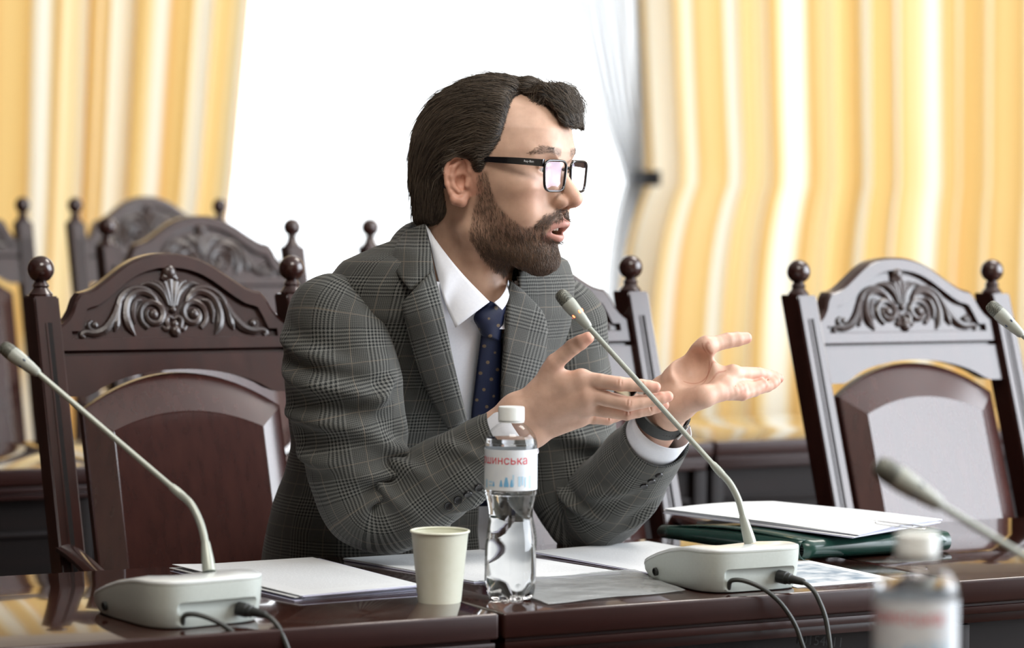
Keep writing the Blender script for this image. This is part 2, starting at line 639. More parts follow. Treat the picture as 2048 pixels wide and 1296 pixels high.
def make_chair():
    e = empty('carved_chair')
    W = M['wood']
    zt = 1.093
    for s in (-1, 1):
        m = MB()
        rows = []
        for z in (.40, zt):
            rows.append([bk(s * HW + dx, dy, z) for dx, dy in ((-PW, -PD), (PW, -PD), (PW, PD), (-PW, PD))])
        vs = m.grid(rows, close_u=True); m.cap(vs[0], True); m.cap(vs[1])
        bmesh.ops.bevel(m.bm, geom=m.bm.edges[:], offset=.0025, segments=2, affect='EDGES')
        p = m.build('back_post', W, e)
        # fluted groove with its light bead
        m = MB()
        m.prism([(s * HW - .004, .47), (s * HW + .004, .47), (s * HW + .004, 1.055), (s * HW - .004, 1.055)], -PD - .0008, -PD + .001, bk)
        m.build('groove', M['desk_dark'], p)
        m = MB()
        m.prism([(s * HW - .0055, .47), (s * HW - .003, .47), (s * HW - .003, 1.055), (s * HW - .0055, 1.055)], -PD - .0022, -PD + .001, bk)
        m.build('bead', W, p)
        m = MB()
        m.lathe(finial_profile(), 22, Matrix.Translation(bk(s * HW, 0, zt - .001)))
        m.build('finial', W, e)
        # rear leg below the seat
        m = MB()
        m.tube([(s * HW, -.02, .41), (s * HW, .0, .2), (s * HW, .03, .0)], [.024, .022, .019], 4)
        m.build('leg', W, e)
        m = MB()
        m.tube([(s * (HW + .005), -.42, .44), (s * (HW + .005), -.42, .2), (s * (HW + .005), -.42, 0)], [.026, .022, .018], 4)
        m.build('leg', W, e)
        # armrest with its support
        m = MB()
        m.tube(smooth_path([bk(s * (HW + .004), 0, .735), (s * (HW + .012), .01, .732), (s * (HW + .020), -.09, .722), (s * (HW + .022), -.17, .708), (s * (HW + .020), -.215, .680)], 16), [.012] * 14 + [.011, .008], 10, sx=.8, sy=1.25)
        ar = m.build('armrest', W, e)
        m = MB(); m.tube([(s * (HW + .019), -.185, .695), (s * (HW + .012), -.22, .44)], [.013, .016], 8)
        m.build('arm_support', W, ar)
    # crest rail
    FX = HW - PW
    N = 48
    out = [(FX * (2 * i / N - 1), GZ + crest_z(2 * i / N - 1)) for i in range(N + 1)]
    m = MB()
    poly = [(FX, GZ)] + list(reversed(out)) + [(-FX, GZ)]
    poly = list(reversed(poly))
    m.prism(poly, -.006, .016, bk)
    crest = m.build('crest_rail', W, e, angle=30)
    # frame of the crest: border proud of the recessed ground
    zi0 = GZ + .018
    inner = []
    for x, z in out:
        f = x / FX
        xi = x * .90
        zi = max(zi0, GZ + crest_z(f * .97) - .021)
        if abs(f) > .9:
            zi = max(zi0, GZ + .03)
        inner.append((xi, zi))
    m = MB()
    def ring(pts, y):
        return [bk(x, y, z) for x, z in pts]
    oloop = out + [(FX, GZ), (FX * .0, GZ), (-FX, GZ)]
    iloop = inner + [(FX * .90, zi0), (0, zi0), (-FX * .90, zi0)]
    o2 = [(x * .985, z - .003 if k <= N else z + .002) for k, (x, z) in enumerate(oloop)]
    rows = [ring(oloop, -.004), ring(oloop, -.011), ring(o2, -.015), ring(iloop, -.015), ring([(x * .99, lerp(z, zi0 + .02, .03)) for x, z in iloop], -.005)]
    m.grid(rows, close_u=True)
    m.build('crest_frame', W, crest, angle=35)
    # lower rail with its arch
    m = MB()
    zb, za = GZ - .064, GZ - .028
    AR = .150
    arch = [(AR * (2 * i / 24 - 1), za - (za - zb + .012) * (1 - math.sqrt(max(0, 1 - (abs(2 * i / 24 - 1) * .93) ** 2))) * 1.35) for i in range(25)]
    arch = [(x, max(z, zb)) for x, z in arch]
    poly = [(-FX, GZ - .006), (-FX, zb), ] + arch + [(FX, zb), (FX, GZ - .006)]
    m.prism(poly, -.015, .014, bk)
    m.prism([(-FX, GZ - .008), (FX, GZ - .008), (FX, GZ + .002), (-FX, GZ + .002)], -.006, .010, bk)
    m.build('lower_rail', W, e, angle=30)
    # raised back panel
    def pan(hw, top, drop, z0):
        pts = [(-hw, z0)]
        for i in range(25):
            f = 2 * i / 24 - 1
            pts.append((hw * f, top - drop * f * f))
        pts.append((hw, z0))
        return pts
    po = pan(.156, GZ - .034, .052, .50)
    pi_ = pan(.118, GZ - .088, .026, .54)
    m = MB()
    rows = [ring(po, .014), ring(po, -.002), ring([(x * .985, z - .003) for x, z in po], -.004), ring(pi_, -.022), ring([(x * .985, z - .002) for x, z in pi_], -.0215)]
    vs = m.grid(rows, close_u=True)
    m.cap(vs[0], True); m.cap(vs[-1])
    m.build('back_panel', M['wood_panel'], e, angle=12)
    m = MB(); m.box(-FX, FX, -.02 + REC * .03, .02 + REC * .03, .455, .51, .003)
    m.build('bottom_rail', W, e)
    # seat
    m = MB(); m.box(-HW - .02, HW + .02, -.46, -.035, .395, .44, .006); m.build('seat_rail', W, e)
    m = MB(); m.box(-HW - .01, HW + .01, -.455, -.04, .44, .475, .016, 4); m.build('seat', M['seat'], e)
    # ---- acanthus carving on the crest
    KX, KZ = .000326, .000312
    def cp(x, y):   # carving drawing units -> crest plane
        return ((x - 835) * KX, GZ + (715 - y) * KZ)
    def stroke(name, pts, rad, mirror=True, dy=-.008, n=22, flat=.8):
        for s in ((-1, 1) if mirror else (1,)):
            q = [Vector((cp(x, y)[0] * s, 0, cp(x, y)[1])) for x, y in pts]
            q = smooth_path(q, n)
            rr = [interp(i / (n - 1), np.linspace(0, 1, len(rad)), rad) for i in range(n)]
            mm = MB()
            mm.tube([bk(v.x, dy, v.z) for v in q], rr, 7, up=(0, -1, 0), sx=flat)
            mm.build(name, M['wood_carved'], crest)
    def bead(x, y, r, mirror=True):
        for s in ((-1, 1) if mirror else (1,)):
            X, Z = cp(x, y)
            mm = MB()
            bmesh.ops.create_icosphere(mm.bm, subdivisions=2, radius=r, matrix=Matrix.Translation(bk(X * s, -.008, Z)) @ Matrix.Diagonal((1, .75, 1, 1)))
            mm.build('carved_bead', M['wood_carved'], crest)
    # spirals
    sp = []
    for i in range(15):
        t = i / 14
        ang = -PI * .65 - t * 2.6 * PI
        rr = 72 - 44 * t
        sp.append((738 + rr * math.cos(ang) * .95, 548 - rr * math.sin(ang)))
    stroke('scroll', sp, [.004, .0056, .0058, .005, .004], n=40)
    bead(736, 550, .0095)
    # sweeping leaves from the crown of the scroll
    stroke('carved_leaf', [(772, 520), (745, 462), (690, 440), (630, 470), (606, 540), (614, 600), (640, 645)], [.003, .0055, .006, .006, .0065, .0075, .0015])
    stroke('carved_leaf', [(760, 480), (720, 432), (655, 425), (595, 462), (566, 530), (556, 590), (545, 625)], [.003, .005, .0055, .0055, .006, .0065, .0015])
    stroke('carved_leaf', [(690, 478), (655, 492), (640, 540), (646, 590)], [.002, .005, .0055, .002], n=14)
    stroke('scroll', [(612, 470), (575, 500), (545, 560), (500, 612), (450, 632), (405, 628), (385, 640), (398, 655)], [.003, .0055, .007, .0075, .006, .005, .0045, .003], n=26)
    stroke('carved_leaf', [(470, 628), (430, 615), (422, 590), (440, 574)], [.0045, .0042, .004, .003], n=14)
    bead(450, 597, .0070)
    # central fronds and bud
    stroke('carved_leaf', [(818, 505), (800, 450), (765, 415), (730, 402), (690, 408)], [.003, .0055, .0055, .0045, .0015], n=16)
    stroke('carved_leaf', [(822, 495), (806, 440), (786, 405), (752, 388)], [.003, .0055, .005, .0015], n=14)
    stroke('carved_leaf', [(828, 510), (818, 450), (806, 395)], [.003, .0058, .0062], n=10)
    stroke('carved_leaf', [(835, 515), (835, 450), (835, 385)], [.003, .005, .0065], mirror=False, n=10)
    stroke('carved_leaf', [(800, 385), (815, 372), (835, 368), (855, 372), (870, 385)], [.004, .007, .0075, .007, .004], mirror=False, n=14)
    bead(835, 350, .0125, False)
    bead(835, 527, .0062, False)
    # pendant
    stroke('scroll', [(835, 570), (812, 560), (798, 580), (806, 610), (792, 618), (776, 604)], [.003, .0042, .0045, .0045, .004, .002], n=20)
    bead(835, 596, .0070, False)
    bead(835, 628, .0092, False)
    return e


chair0 = make_chair()
# (a, b) of the post feet line (seat back), yaw, scale, label
def chair_from(x0, y0, x1, y1, d, sc):
    """place by the two finials seen in the photograph, at the axial distance d of their middle"""
    p = U((x0 + x1) / 2, (y0 + y1) / 2, d)
    return p
CH = [
    ('carved dark chair standing empty between the unlit microphone and the man', U(332, 537, 4.085), 0, (1, 1, 1)),
    ('carved dark chair the man in the checked jacket sits on', U(1038, 535, 4.36), 0, (1, 1, 1)),
    ('carved dark chair with a bright window reflection on its empty back', U(1785, 542, 4.60), 0, (1, 1, 1)),
    ('blurred carved chair behind the empty carved chair, second row', U(398, 459, 5.85), 0, (1.06, 1, 1.05)),
    ('blurred carved chair in the second row hidden behind the man', U(905, 456, 6.15), 0, (1.06, 1, 1.05)),
    ('blurred carved chair in front of the gold curtain, in the third row', U(293, 411, 7.1), 0, (1.0, 1, 1.09)),
    ('blurred carved chair cut by the picture edge near the gold curtain', U(-110, 416, 6.9), 0, (1.0, 1, 1.09)),
]
for i, (lb, p, yaw, s) in enumerate(CH):
    o = chair0 if i == 0 else copy_tree(chair0)
    fz = 1.132 * s[2]
    base = Vector((p.x, p.y, 0)) - RB * (REC * (1.132 - .45))
    o.location = base
    o.rotation_euler = (0, 0, TH + yaw)
    o.scale = (s[0], s[1], s[2] if i > 2 else p.z / 1.132)
    tag(o, lb, 'chair', 'carved high-backed chairs')
# ------------------------------------------------------------------ conference microphones
M['mic_body'] = noisy('grey_mic_plastic', (.50, .54, .50), (.53, .57, .53), 300, .42)
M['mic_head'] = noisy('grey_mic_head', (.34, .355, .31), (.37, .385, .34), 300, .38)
M['mic_plate'] = noisy('silver_mic_plate', (.66, .69, .68), (.70, .73, .72), 200, .22, Coat_Weight=.3)
M['mic_neck'] = plain('grey_neck_enamel', (.36, .38, .33), .36, Metallic=.25)
M['rubber'] = noisy('black_rubber', (.012, .013, .012), (.022, .024, .022), 60, .5)
M['cable'] = noisy('grey_black_cable', (.03, .033, .03), (.045, .048, .043), 60, .45)


def grille_mat():
    m, nt, b = mat_new('perforated_grille')
    N, L = nt.nodes, nt.links
    tc = N.new('ShaderNodeTexCoord')
    vo = N.new('ShaderNodeTexVoronoi'); vo.inputs['Scale'].default_value = 620; vo.inputs['Randomness'].default_value = .15
    L.new(tc.outputs['Object'], vo.inputs['Vector'])
    cr = N.new('ShaderNodeValToRGB')
    cr.color_ramp.elements[0].position = .38; cr.color_ramp.elements[1].position = .46
    cr.color_ramp.elements[0].color = (.01, .011, .009, 1); cr.color_ramp.elements[1].color = (.17, .175, .145, 1)
    L.new(vo.outputs['Distance'], cr.inputs[0]); L.new(cr.outputs[0], b.inputs['Base Color'])
    bp = N.new('ShaderNodeBump'); bp.inputs['Strength'].default_value = .6; bp.inputs['Distance'].default_value = .0008
    L.new(cr.outputs[0], bp.inputs['Height']); L.new(bp.outputs[0], b.inputs['Normal'])
    pset(b, Roughness=.45, Metallic=.3)
    return m


M['grille'] = grille_mat()
M['led_on'] = plain('lit_led', (1, .25, .1), .4, Emission_Color=(1, .16, .06), Emission_Strength=6.0)
M['led_off'] = plain('dark_led_window', (.03, .05, .10), .2)


def rrect(t, hw, y0, y1, n=4.5, taper=.86):
    """rounded rectangle outline point for angle t, a little narrower at the front"""
    c, s = math.cos(t), math.sin(t)
    x = math.copysign(abs(c) ** (2 / n), c) * hw
    y = (y0 + y1) / 2 + math.copysign(abs(s) ** (2 / n), s) * (y1 - y0) / 2
    k = lerp(1, taper, max(0, (y - y0) / (y1 - y0)) ** 1.6)
    return x * k, y


def base_top(y):
    return interp(y, [0, .05, .08, .12, .16, .20], [.0555, .0545, .0520, .0425, .0300, .0165])


def mic_base(e):
    m = MB()
    n = 72
    rows = []
    def rg(k, fz, off=0.0):
        out = []
        for i in range(n):
            x, y = rrect(2 * PI * i / n, .0765, 0, .20)
            x, y = x * k, .1 + (y - .1) * k
            out.append(Vector((x, y, fz(base_top(y)) + off)))
        return out
    rows = [rg(.93, lambda h: 0.002), rg(.955, lambda h: .006), rg(.985, lambda h: h * .45), rg(1.0, lambda h: h * .84), rg(1.0, lambda h: h - .0042), rg(.988, lambda h: h - .0038)]
    vs = m.grid(rows, close_u=True); m.cap(vs[0], True); m.cap(vs[-1])
    body = m.build('base_body', M['mic_body'], None, angle=35)
    # recess for the sockets, cut from the rear face
    cut = MB(); cut.box(-.050, .058, -.02, .008, -.01, .031, .006, 3)
    co = cut.build('cutter', None)
    md = body.modifiers.new('b', 'BOOLEAN'); md.object = co; md.operation = 'DIFFERENCE'; md.solver = 'EXACT'
    dg = bpy.context.evaluated_depsgraph_get()
    me = bpy.data.meshes.new_from_object(body.evaluated_get(dg))
    body.modifiers.clear(); body.data = me
    bpy.data.objects.remove(co)
    me.polygons.foreach_set('use_smooth', [True] * len(me.polygons)); me.set_sharp_from_angle(angle=R(35))
    body.parent = e
    m = MB()
    rows = [rg(.995, lambda h: h - .0042), rg(1.002, lambda h: h - .0030), rg(.995, lambda h: h - .0008), rg(.97, lambda h: h), rg(.6, lambda h: h * 1.01), rg(.02, lambda h: h)]
    vs = m.grid(rows, close_u=True)
    m.build('top_plate', M['mic_plate'], e, angle=60)
    m = MB(); m.grid([rg(1.0015, lambda h: h - .0052), rg(1.0030, lambda h: h - .0048), rg(1.0015, lambda h: h - .0043)], close_u=True)  # darker raised ring paints the shadow line under the top plate
    m.build('seam_shade', M['mic_head'], e)
    m = MB(); m.box(-.054, .054, .018, .176, 0, .004, .0015)
    m.build('foot_pad', M['rubber'], e)
    # jack in the left flank
    xj, yj = rrect(PI * .985, .0765, 0, .20)
    m = MB()
    m.lathe([(.0, 0), (.0052, 0), (.0052, .003), (.004, .0034), (.004, .0010), (0, .0010)], 16, Matrix.Translation((-.0695, .135, .0135)) @ Matrix.Rotation(-PI / 2 - .12, 4, 'Y'))
    m.build('jack_socket', M['rubber'], e)
    # switches hint on the plate
    for x in (-.03, .0, .03):
        m = MB(); m.box(x - .011, x + .011, .120, .138, .0365, .0405, .002)
        o = m.build('button', M['mic_plate'], e)


def mic_head(parent, p0, p1, lit):
    """head built along the line p0 (neck side) -> p1 (tip)"""
    ax = (p1 - p0); L_ = ax.length
    ax.normalize()
    q = ax.to_track_quat('Z', 'Y').to_matrix().to_4x4()
    # turn so that the local -x side, where the lamps are, faces up
    mt = Matrix.Translation(p0) @ q
    k = L_ / .062
    head = MB()
    head.lathe([(.0036, -.001), (.0050, .0), (.0060, .003), (.0072, .012), (.0076, .014), (.0080, .020), (.0092, .028), (.0099, .036), (.0100, .041), (.0096, .044), (.0085, .0445)], 24, mt @ Matrix.Scale(k, 4))
    h = head.build('microphone_head', M['mic_head'], parent, angle=50)
    g = MB()
    g.lathe([(.0093, .0435), (.0097, .045), (.0098, .050), (.0092, .056), (.0076, .0600), (.0048, .0618), (.0, .0624)], 28, mt @ Matrix.Scale(k, 4))
    g.build('grille', M['grille'], h, angle=60)
    # collar lobe over the grille (the plate that dips into the mesh)
    for j in range(5):
        an = 2 * PI * j / 5 + .62
        l = MB()
        c = Vector((math.cos(an) * .0086, math.sin(an) * .0086, .0235)) * k
        tt = Vector((math.cos(an), math.sin(an), -.12)).normalized()
        mm = mt @ Matrix.Translation(c) @ tt.to_track_quat('X', 'Z').to_matrix().to_4x4()
        bmesh.ops.create_icosphere(l.bm, subdivisions=2, radius=1, matrix=mm @ Matrix.Diagonal((.0008 * k, .0013 * k, .0024 * k, 1)))
        l.build('lamp', M['led_on'] if lit else M['led_off'], h)
    return h


def make_mic(label, a, b, yaw, neck, lit, cables):
    """neck: world points of the neck from base to head foot, then the head tip"""
    e = empty('conference_microphone')
    e.matrix_world = rowframe(a, b, TOP) @ Matrix.Rotation(yaw, 4, 'Z')
    tag(e, label, 'microphone', 'conference microphones')
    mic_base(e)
    inv = e.matrix_world.inverted()
    pts = [inv @ p for p in neck['flex']]
    root = pts[0]
    m = MB()
    fx = smooth_path(pts, 90)
    d0 = (fx[6] - fx[0]).normalized()
    m.tube([root - d0 * .002, root + d0 * .004, root + d0 * .014, root + d0 * .030, root + d0 * .034], [.0078, .0077, .0070, .0054, .0047], 16)
    m.build('neck_boot', M['mic_neck'], e)
    m = MB()
    rr = [.0041 + (.0006 if i % 2 else -.0002) for i in range(90)]
    m.tube(fx, rr, 12)
    fo = m.build('flexible_neck', M['mic_neck'], e, angle=180)
    st = inv @ neck['top']
    dd = (st - fx[-1]).normalized()
    m = MB()
    m.tube([fx[-1] - dd * .008, fx[-1] + dd * .002, fx[-1] + dd * .010, fx[-1] + dd * .013, st], [.0048, .0050, .0044, .0034, .0034], 14)
    m.build('straight_neck', M['mic_neck'], e)
    mic_head(e, st, inv @ neck['tip'], lit)
    if cables:
        # round plug and its cable
        m = MB()
        p0 = Vector((.030, .006, .018)); dp = Vector((.46, -1, -.12)).normalized()
        m.tube([p0, p0 + dp * .012, p0 + dp * .013, p0 + dp * .018, p0 + dp * .019, p0 + dp * .036, p0 + dp * .038], [.0082, .0082, .0070, .0070, .0056, .0044, .0034], 16)
        pl = m.build('plug', M['rubber'], e)
        q = p0 + dp * .034
        m = MB()
        m.tube(smooth_path([q, q + dp * .012 + Vector((0, 0, -.004)), q + dp * .024 + Vector((.0, 0, -.016)), q + dp * .034 + Vector((.004, 0, -.05)), q + dp * .040 + Vector((.004, 0, -.12)), q + dp * .040 + Vector((0, .0, -.35)), q + dp * .04 + Vector((0, 0, -.70))], 50), .0030, 10)
        m.build('cable', M['cable'], pl)
        m = MB()
        c0 = Vector((-.040, .008, .018))
        m.tube(smooth_path([c0 + Vector((0, .002, -.012)), c0 + Vector((-.001, -.006, -.001)), c0 + Vector((.012, -.018, -.001)), c0 + Vector((.032, -.034, -.012)), c0 + Vector((.052, -.046, -.034)), c0 + Vector((.070, -.052, -.070)), c0 + Vector((.082, -.052, -.13)), c0 + Vector((.086, -.05, -.35)), c0 + Vector((.086, -.05, -.70))], 60), .0029, 10)
        m.build('cable', M['cable'], e)
    return e


make_mic('grey conference microphone with lit red lamps on its head, in front of the man', 1.806, 2.800, 0,
         dict(flex=[U(1500, 1084, 3.385), U(1488, 1040, 3.388), U(1477, 1000, 3.392), U(1460, 967, 3.396), U(1437, 941, 3.40)], top=U(1178, 655, 3.42), tip=U(1117, 583, 3.425)), True, True)
make_mic('grey conference microphone with unlit head beside the stack of sheets', 1.100, 2.822, R(9),
         dict(flex=[U(418, 1140, 3.10), U(412, 1095, 3.11), U(402, 1050, 3.12), U(383, 1010, 3.13), U(357, 985, 3.14)], top=U(77, 747, 3.17), tip=U(3, 691, 3.18)), False, True)
make_mic('grey microphone head reaching in before the chair with the bright panel', 2.505, 2.80, 0,
         dict(flex=[AB(2.55, 2.905, .81), AB(2.545, 2.907, .85), AB(2.535, 2.91, .88), AB(2.52, 2.913, .90), AB(2.505, 2.918, .915)], top=U(2044, 670, 3.70), tip=U(1977, 607, 3.71)), False, False)
make_mic('blurred grey microphone nearest to the camera above the foreground bottle', 1.622, 1.778, 0,
         dict(flex=[U(2330, 1340, 2.42), U(2322, 1310, 2.42), U(2305, 1280, 2.41), U(2280, 1255, 2.40), U(2240, 1230, 2.39)], top=U(1880, 1010, 2.33), tip=U(1752, 928, 2.32)), False, False)
for a in (.95, .95 + DL):
    o = copy_tree(desk0); o.matrix_world = rowframe(a, 1.44, TOP)
    tag(o, 'dark desk in the foreground carrying the blurred ' + ('bottle' if a < 1 else 'microphone'), 'desk', 'desks in rows')

# ------------------------------------------------------------------ paper cup
def paper_cup():
    e = empty('paper_cup')
    mt = noisy('white_paper_card', (.79, .80, .66), (.82, .83, .70), 90, .55, bump=.03)
    m = MB()
    m.lathe([(.0, .004), (.0248, .004), (.0250, .0), (.0258, .0), (.0262, .003), (.0342, .0835), (.0346, .0845)], 64, cap=False)
    m.lathe([(.0338, .0845), (.0254, .005), (.0, .005)], 64, cap=False)
    m.build('cup_wall', mt, e, angle=60)
    m = MB()
    ring = []
    for i in range(65):
        an = 2 * PI * i / 64
        ring.append((.0346 * math.cos(an), .0346 * math.sin(an), .0848))
    m.tube(ring, .0016, 10, cap=False)
    m.build('rolled_rim', mt, e, angle=180)
    return e


cup = paper_cup(); cup.location = UZ(879, 1203, TOP)
tag(cup, 'white paper cup standing by the water bottle', 'cup')

# ------------------------------------------------------------------ water bottles
def pet_mat(name, col, ior, rough=.02):
    m, nt, b = mat_new(name)
    pset(b, Base_Color=col, Roughness=rough, IOR=ior, Transmission_Weight=1.0)
    return m


M['pet'] = glass_mat('clear_bottle_plastic')
M['water'] = pet_mat('water', (.97, .99, 1.0), 1.33, 0.0)
M['cap'] = noisy('white_cap_plastic', (.80, .84, .82), (.84, .87, .85), 100, .35, Subsurface_Weight=.2, Subsurface_Radius=(.01, .01, .01))
M['label'] = noisy('pale_label_film', (.74, .80, .86), (.86, .90, .93), 40, .35)
M['red'] = plain('red_print', (.70, .03, .06), .4)
M['blue'] = plain('blue_print', (.20, .50, .78), .4)
M['lblue'] = plain('light_blue_print', (.48, .71, .88), .4)
BP = [(.0, .0045), (.010, .004), (.0175, .0008), (.0235, .0006), (.0275, .004), (.0300, .012), (.0312, .024), (.0313, .045), (.0306, .066), (.0285, .083), (.0263, .098), (.0268, .108), (.0288, .118), (.0310, .127), (.0316, .1335), (.0316, .184), (.0312, .190), (.0292, .1985), (.0235, .2065), (.0175, .2115), (.0132, .2145), (.0128, .222)]


def text_mesh(body, size, align='LEFT'):
    """lettering as a flat mesh; every contour is filled on its own, holes cut by orientation"""
    from mathutils.geometry import tessellate_polygon
    cu = bpy.data.curves.new('t', 'FONT')
    cu.body = body; cu.size = size; cu.align_x = align; cu.fill_mode = 'NONE'; cu.resolution_u = 4
    o = bpy.data.objects.new('t', cu); COL.objects.link(o)
    dg = bpy.context.evaluated_depsgraph_get(); dg.update()
    em = bpy.data.meshes.new_from_object(o.evaluated_get(dg))
    bpy.data.objects.remove(o)
    nx = {}
    for e in em.edges:
        a, b = e.vertices
        nx.setdefault(a, []).append(b); nx.setdefault(b, []).append(a)
    seen, loops = set(), []
    for st in range(len(em.vertices)):
        if st in seen or st not in nx:
            continue
        lp, cur, prev = [], st, None
        while cur not in seen:
            seen.add(cur); lp.append(cur)
            c = [v for v in nx[cur] if v != prev and v not in seen]
            prev, cur = cur, (min(c, key=lambda v: abs(v - cur)) if c else st)
        if len(lp) > 2:
            if lp[1] != lp[0] + 1:
                lp = [lp[0]] + lp[:0:-1]
            loops.append([em.vertices[i].co.copy() for i in lp])
    for l in loops:   # contours that overlap themselves at the stem are pulled apart a hair
        if abs(l[0].x - l[-1].x) < 1e-4 * size:
            w_ = [v.x for v in l if 0 < v.x - l[0].x < .03 * size]
            if w_:
                l[0].x = l[-1].x = max(w_) + .002 * size
    area = lambda l: sum(l[i - 1].x * l[i].y - l[i].x * l[i - 1].y for i in range(len(l))) / 2
    A = [area(l) for l in loops]
    big = max(range(len(A)), key=lambda i: abs(A[i]))
    sgn = 1 if A[big] > 0 else -1
    outer = [i for i in range(len(A)) if A[i] * sgn > 0]
    vs, fs = [], []
    def inside(p, l):
        return bool(inside_pt(p, l))
    def inside_pt(p, l):
        r = False
        for i in range(len(l)):
            q0, q1 = l[i - 1], l[i]
            if (q0.y > p.y) != (q1.y > p.y) and p.x < (q1.x - q0.x) * (p.y - q0.y) / (q1.y - q0.y) + q0.x:
                r = not r
        return r
    for i in outer:
        grp = [loops[i]] + [loops[j] for j in range(len(A)) if A[j] * sgn < 0 and inside(loops[j][0], loops[i])]
        flat = [v for l in grp for v in l]
        o_ = len(vs)
        vs += [tuple(v) for v in flat]
        fs += [tuple(o_ + k for k in t) for t in tessellate_polygon(grp)]
    me = bpy.data.meshes.new('lettering')
    me.from_pydata(vs, [], fs)
    bpy.data.meshes.remove(em)
    return me


def make_bottle():
    e = empty('water_bottle')
    m = MB()
    n = 60
    rows = []
    prof = smooth_path([Vector((r, 0, z)) for r, z in BP], 120)
    for v in prof:
        r, z = max(v.x, 0), v.z
        row = []
        for k in range(n):
            an = 2 * PI * k / n
            rr = r
            zz = z
            if z < .024:   # five-lobed foot
                lob = math.cos(5 * an)
                fade = max(0, 1 - z / .024)
                rr = r * (1 + .07 * fade * (lob - .4))
                zz = z + .0055 * fade * max(0, -lob) * min(1, r / .02)
            elif .030 < z < .098:   # embossed lattice of the grip
                f = math.sin(PI * (z - .030) / .068)
                ph = (z - .03) / .068
                tri = abs(((an / (2 * PI) * 4 + .5) % 1) - .5) * 2
                if tri < ph * 1.1:
                    rr = r - .0010 * f * (.5 + .5 * math.cos(an * 26 + z * 900)) * (.5 + .5 * math.cos(an * 26 - z * 900))
            row.append(Vector((rr * math.cos(an), rr * math.sin(an), zz)))
        rows.append(row)
    vs = m.grid(rows, close_u=True)
    m.build('bottle_wall', M['pet'], e, angle=180)
    # water column just inside the wall, following its lobes and lattice
    m = MB()
    wrows = []
    for row in rows:
        if row[0].z > .196:
            break
        rm = sum(math.hypot(p.x, p.y) for p in row) / len(row)
        wrows.append([Vector((lerp(p.x, rm * math.cos(2 * PI * kk / n), .75 if p.z > .03 else 0) * .982, lerp(p.y, rm * math.sin(2 * PI * kk / n), .75 if p.z > .03 else 0) * .982, p.z + .0008)) for kk, p in enumerate(row)])
    vs = m.grid(wrows, close_u=True); m.cap(vs[-1])
    m.build('water', M['water'], e, angle=60)
    # label
    m = MB()
    m.grid([[Vector((.0319 * math.cos(2 * PI * k / 64), .0319 * math.sin(2 * PI * k / 64), z)) for k in range(64)] for z in (.1345, .150, .167, .1835)], close_u=True)
    lab = m.build('label', M['label'], e)
    def bend(x, z, r=.03215):
        an = -PI / 2 + x / r
        return Vector((r * math.cos(an), r * math.sin(an), z))
    me = text_mesh('Моршинська', .0142)
    xs = [v.co.x for v in me.vertices]
    k = .0865 / (max(xs) - min(xs)); x0 = min(xs)
    bm = bmesh.new(); bm.from_mesh(me)
    bmesh.ops.triangulate(bm, faces=bm.faces[:])
    xx = x0
    while xx < max(xs):
        bmesh.ops.bisect_plane(bm, geom=bm.verts[:] + bm.edges[:] + bm.faces[:], dist=1e-7, plane_co=(xx, 0, 0), plane_no=(1, 0, 0))
        xx += .0020
    for v in bm.verts:
        v.co = bend(-.0655 + (v.co.x - x0) * k, .1665 + v.co.y * k)
    bm.to_mesh(me); bm.free()
    link_mesh('label_lettering', me, M['red'], lab, smooth=False)
    def poly(pts):
        # thin strip columns so that the print follows the curve
        m.bm.faces.new([m.bm.verts.new(bend(x, z)) for x, z in pts])
    for x, w_, h in ((-.012, .004, .011), (-.0055, .006, .0155), (.001, .004, .012), (-.0225, .003, .008)):
        m = MB()
        for j in range(3):
            a0, a1 = x + w_ * (j / 3 - .5), x + w_ * ((j + 1) / 3 - .5)
            f0, f1 = 1 - abs(j / 3 - .5) * 1.6, 1 - abs((j + 1) / 3 - .5) * 1.6
            poly([(a0, .1395), (a1, .1395), (a1, .1395 + h * f1), (a0, .1395 + h * f0)])
        m.build('label_print', M['blue'], lab, smooth=False)
    for x, w_, z0, h in ((.0105, .003, .1400, .012), (.0145, .0025, .1415, .0105), (.0185, .002, .139, .012), (-.0275, .006, .1435, .002), (-.0275, .006, .1395, .002), (.003, .002, .141, .013), (.026, .004, .137, .016), (-.036, .004, .137, .01)):
        m = MB(); poly([(x - w_ / 2, z0), (x + w_ / 2, z0), (x + w_ / 2, z0 + h), (x - w_ / 2, z0 + h)])
        m.build('label_print', M['lblue'], lab, smooth=False)
    # cap
    m = MB()
    rows = []
    for r, z in ((.0140, .2165), (.0158, .2168), (.0160, .2185), (.0157, .2190), (.0157, .2315), (.0150, .2336), (.0, .2340)):
        rows.append([Vector(((r + (.00025 if kk % 2 and .2188 < z < .233 else 0)) * math.cos(2 * PI * kk / 96), (r + (.00025 if kk % 2 and .2188 < z < .233 else 0)) * math.sin(2 * PI * kk / 96), z)) for kk in range(96)])
    m.grid(rows, close_u=True)
    m.build('cap', M['cap'], e, angle=50)
    m = MB()
    m.lathe([(.0134, .2145), (.0155, .2148), (.0155, .2160), (.0134, .2163)], 40)
    m.build('neck_ring', M['cap'], e)
    return e


bt = make_bottle(); bt.location = UZ(1020, 1199, TOP)
tag(bt, 'clear water bottle with pale label standing beside the paper cup', 'bottle', 'water bottles')
b2 = copy_tree(bt); p = U(1834, 1064, 2.05); b2.location = (p.x, p.y, TOP)
b2.rotation_euler = (0, 0, -.12)
b2.scale = (1, 1, (p.z - TOP) / .234)
tag(b2, 'blurred water bottle nearest to the camera below the green folder', 'bottle', 'water bottles')


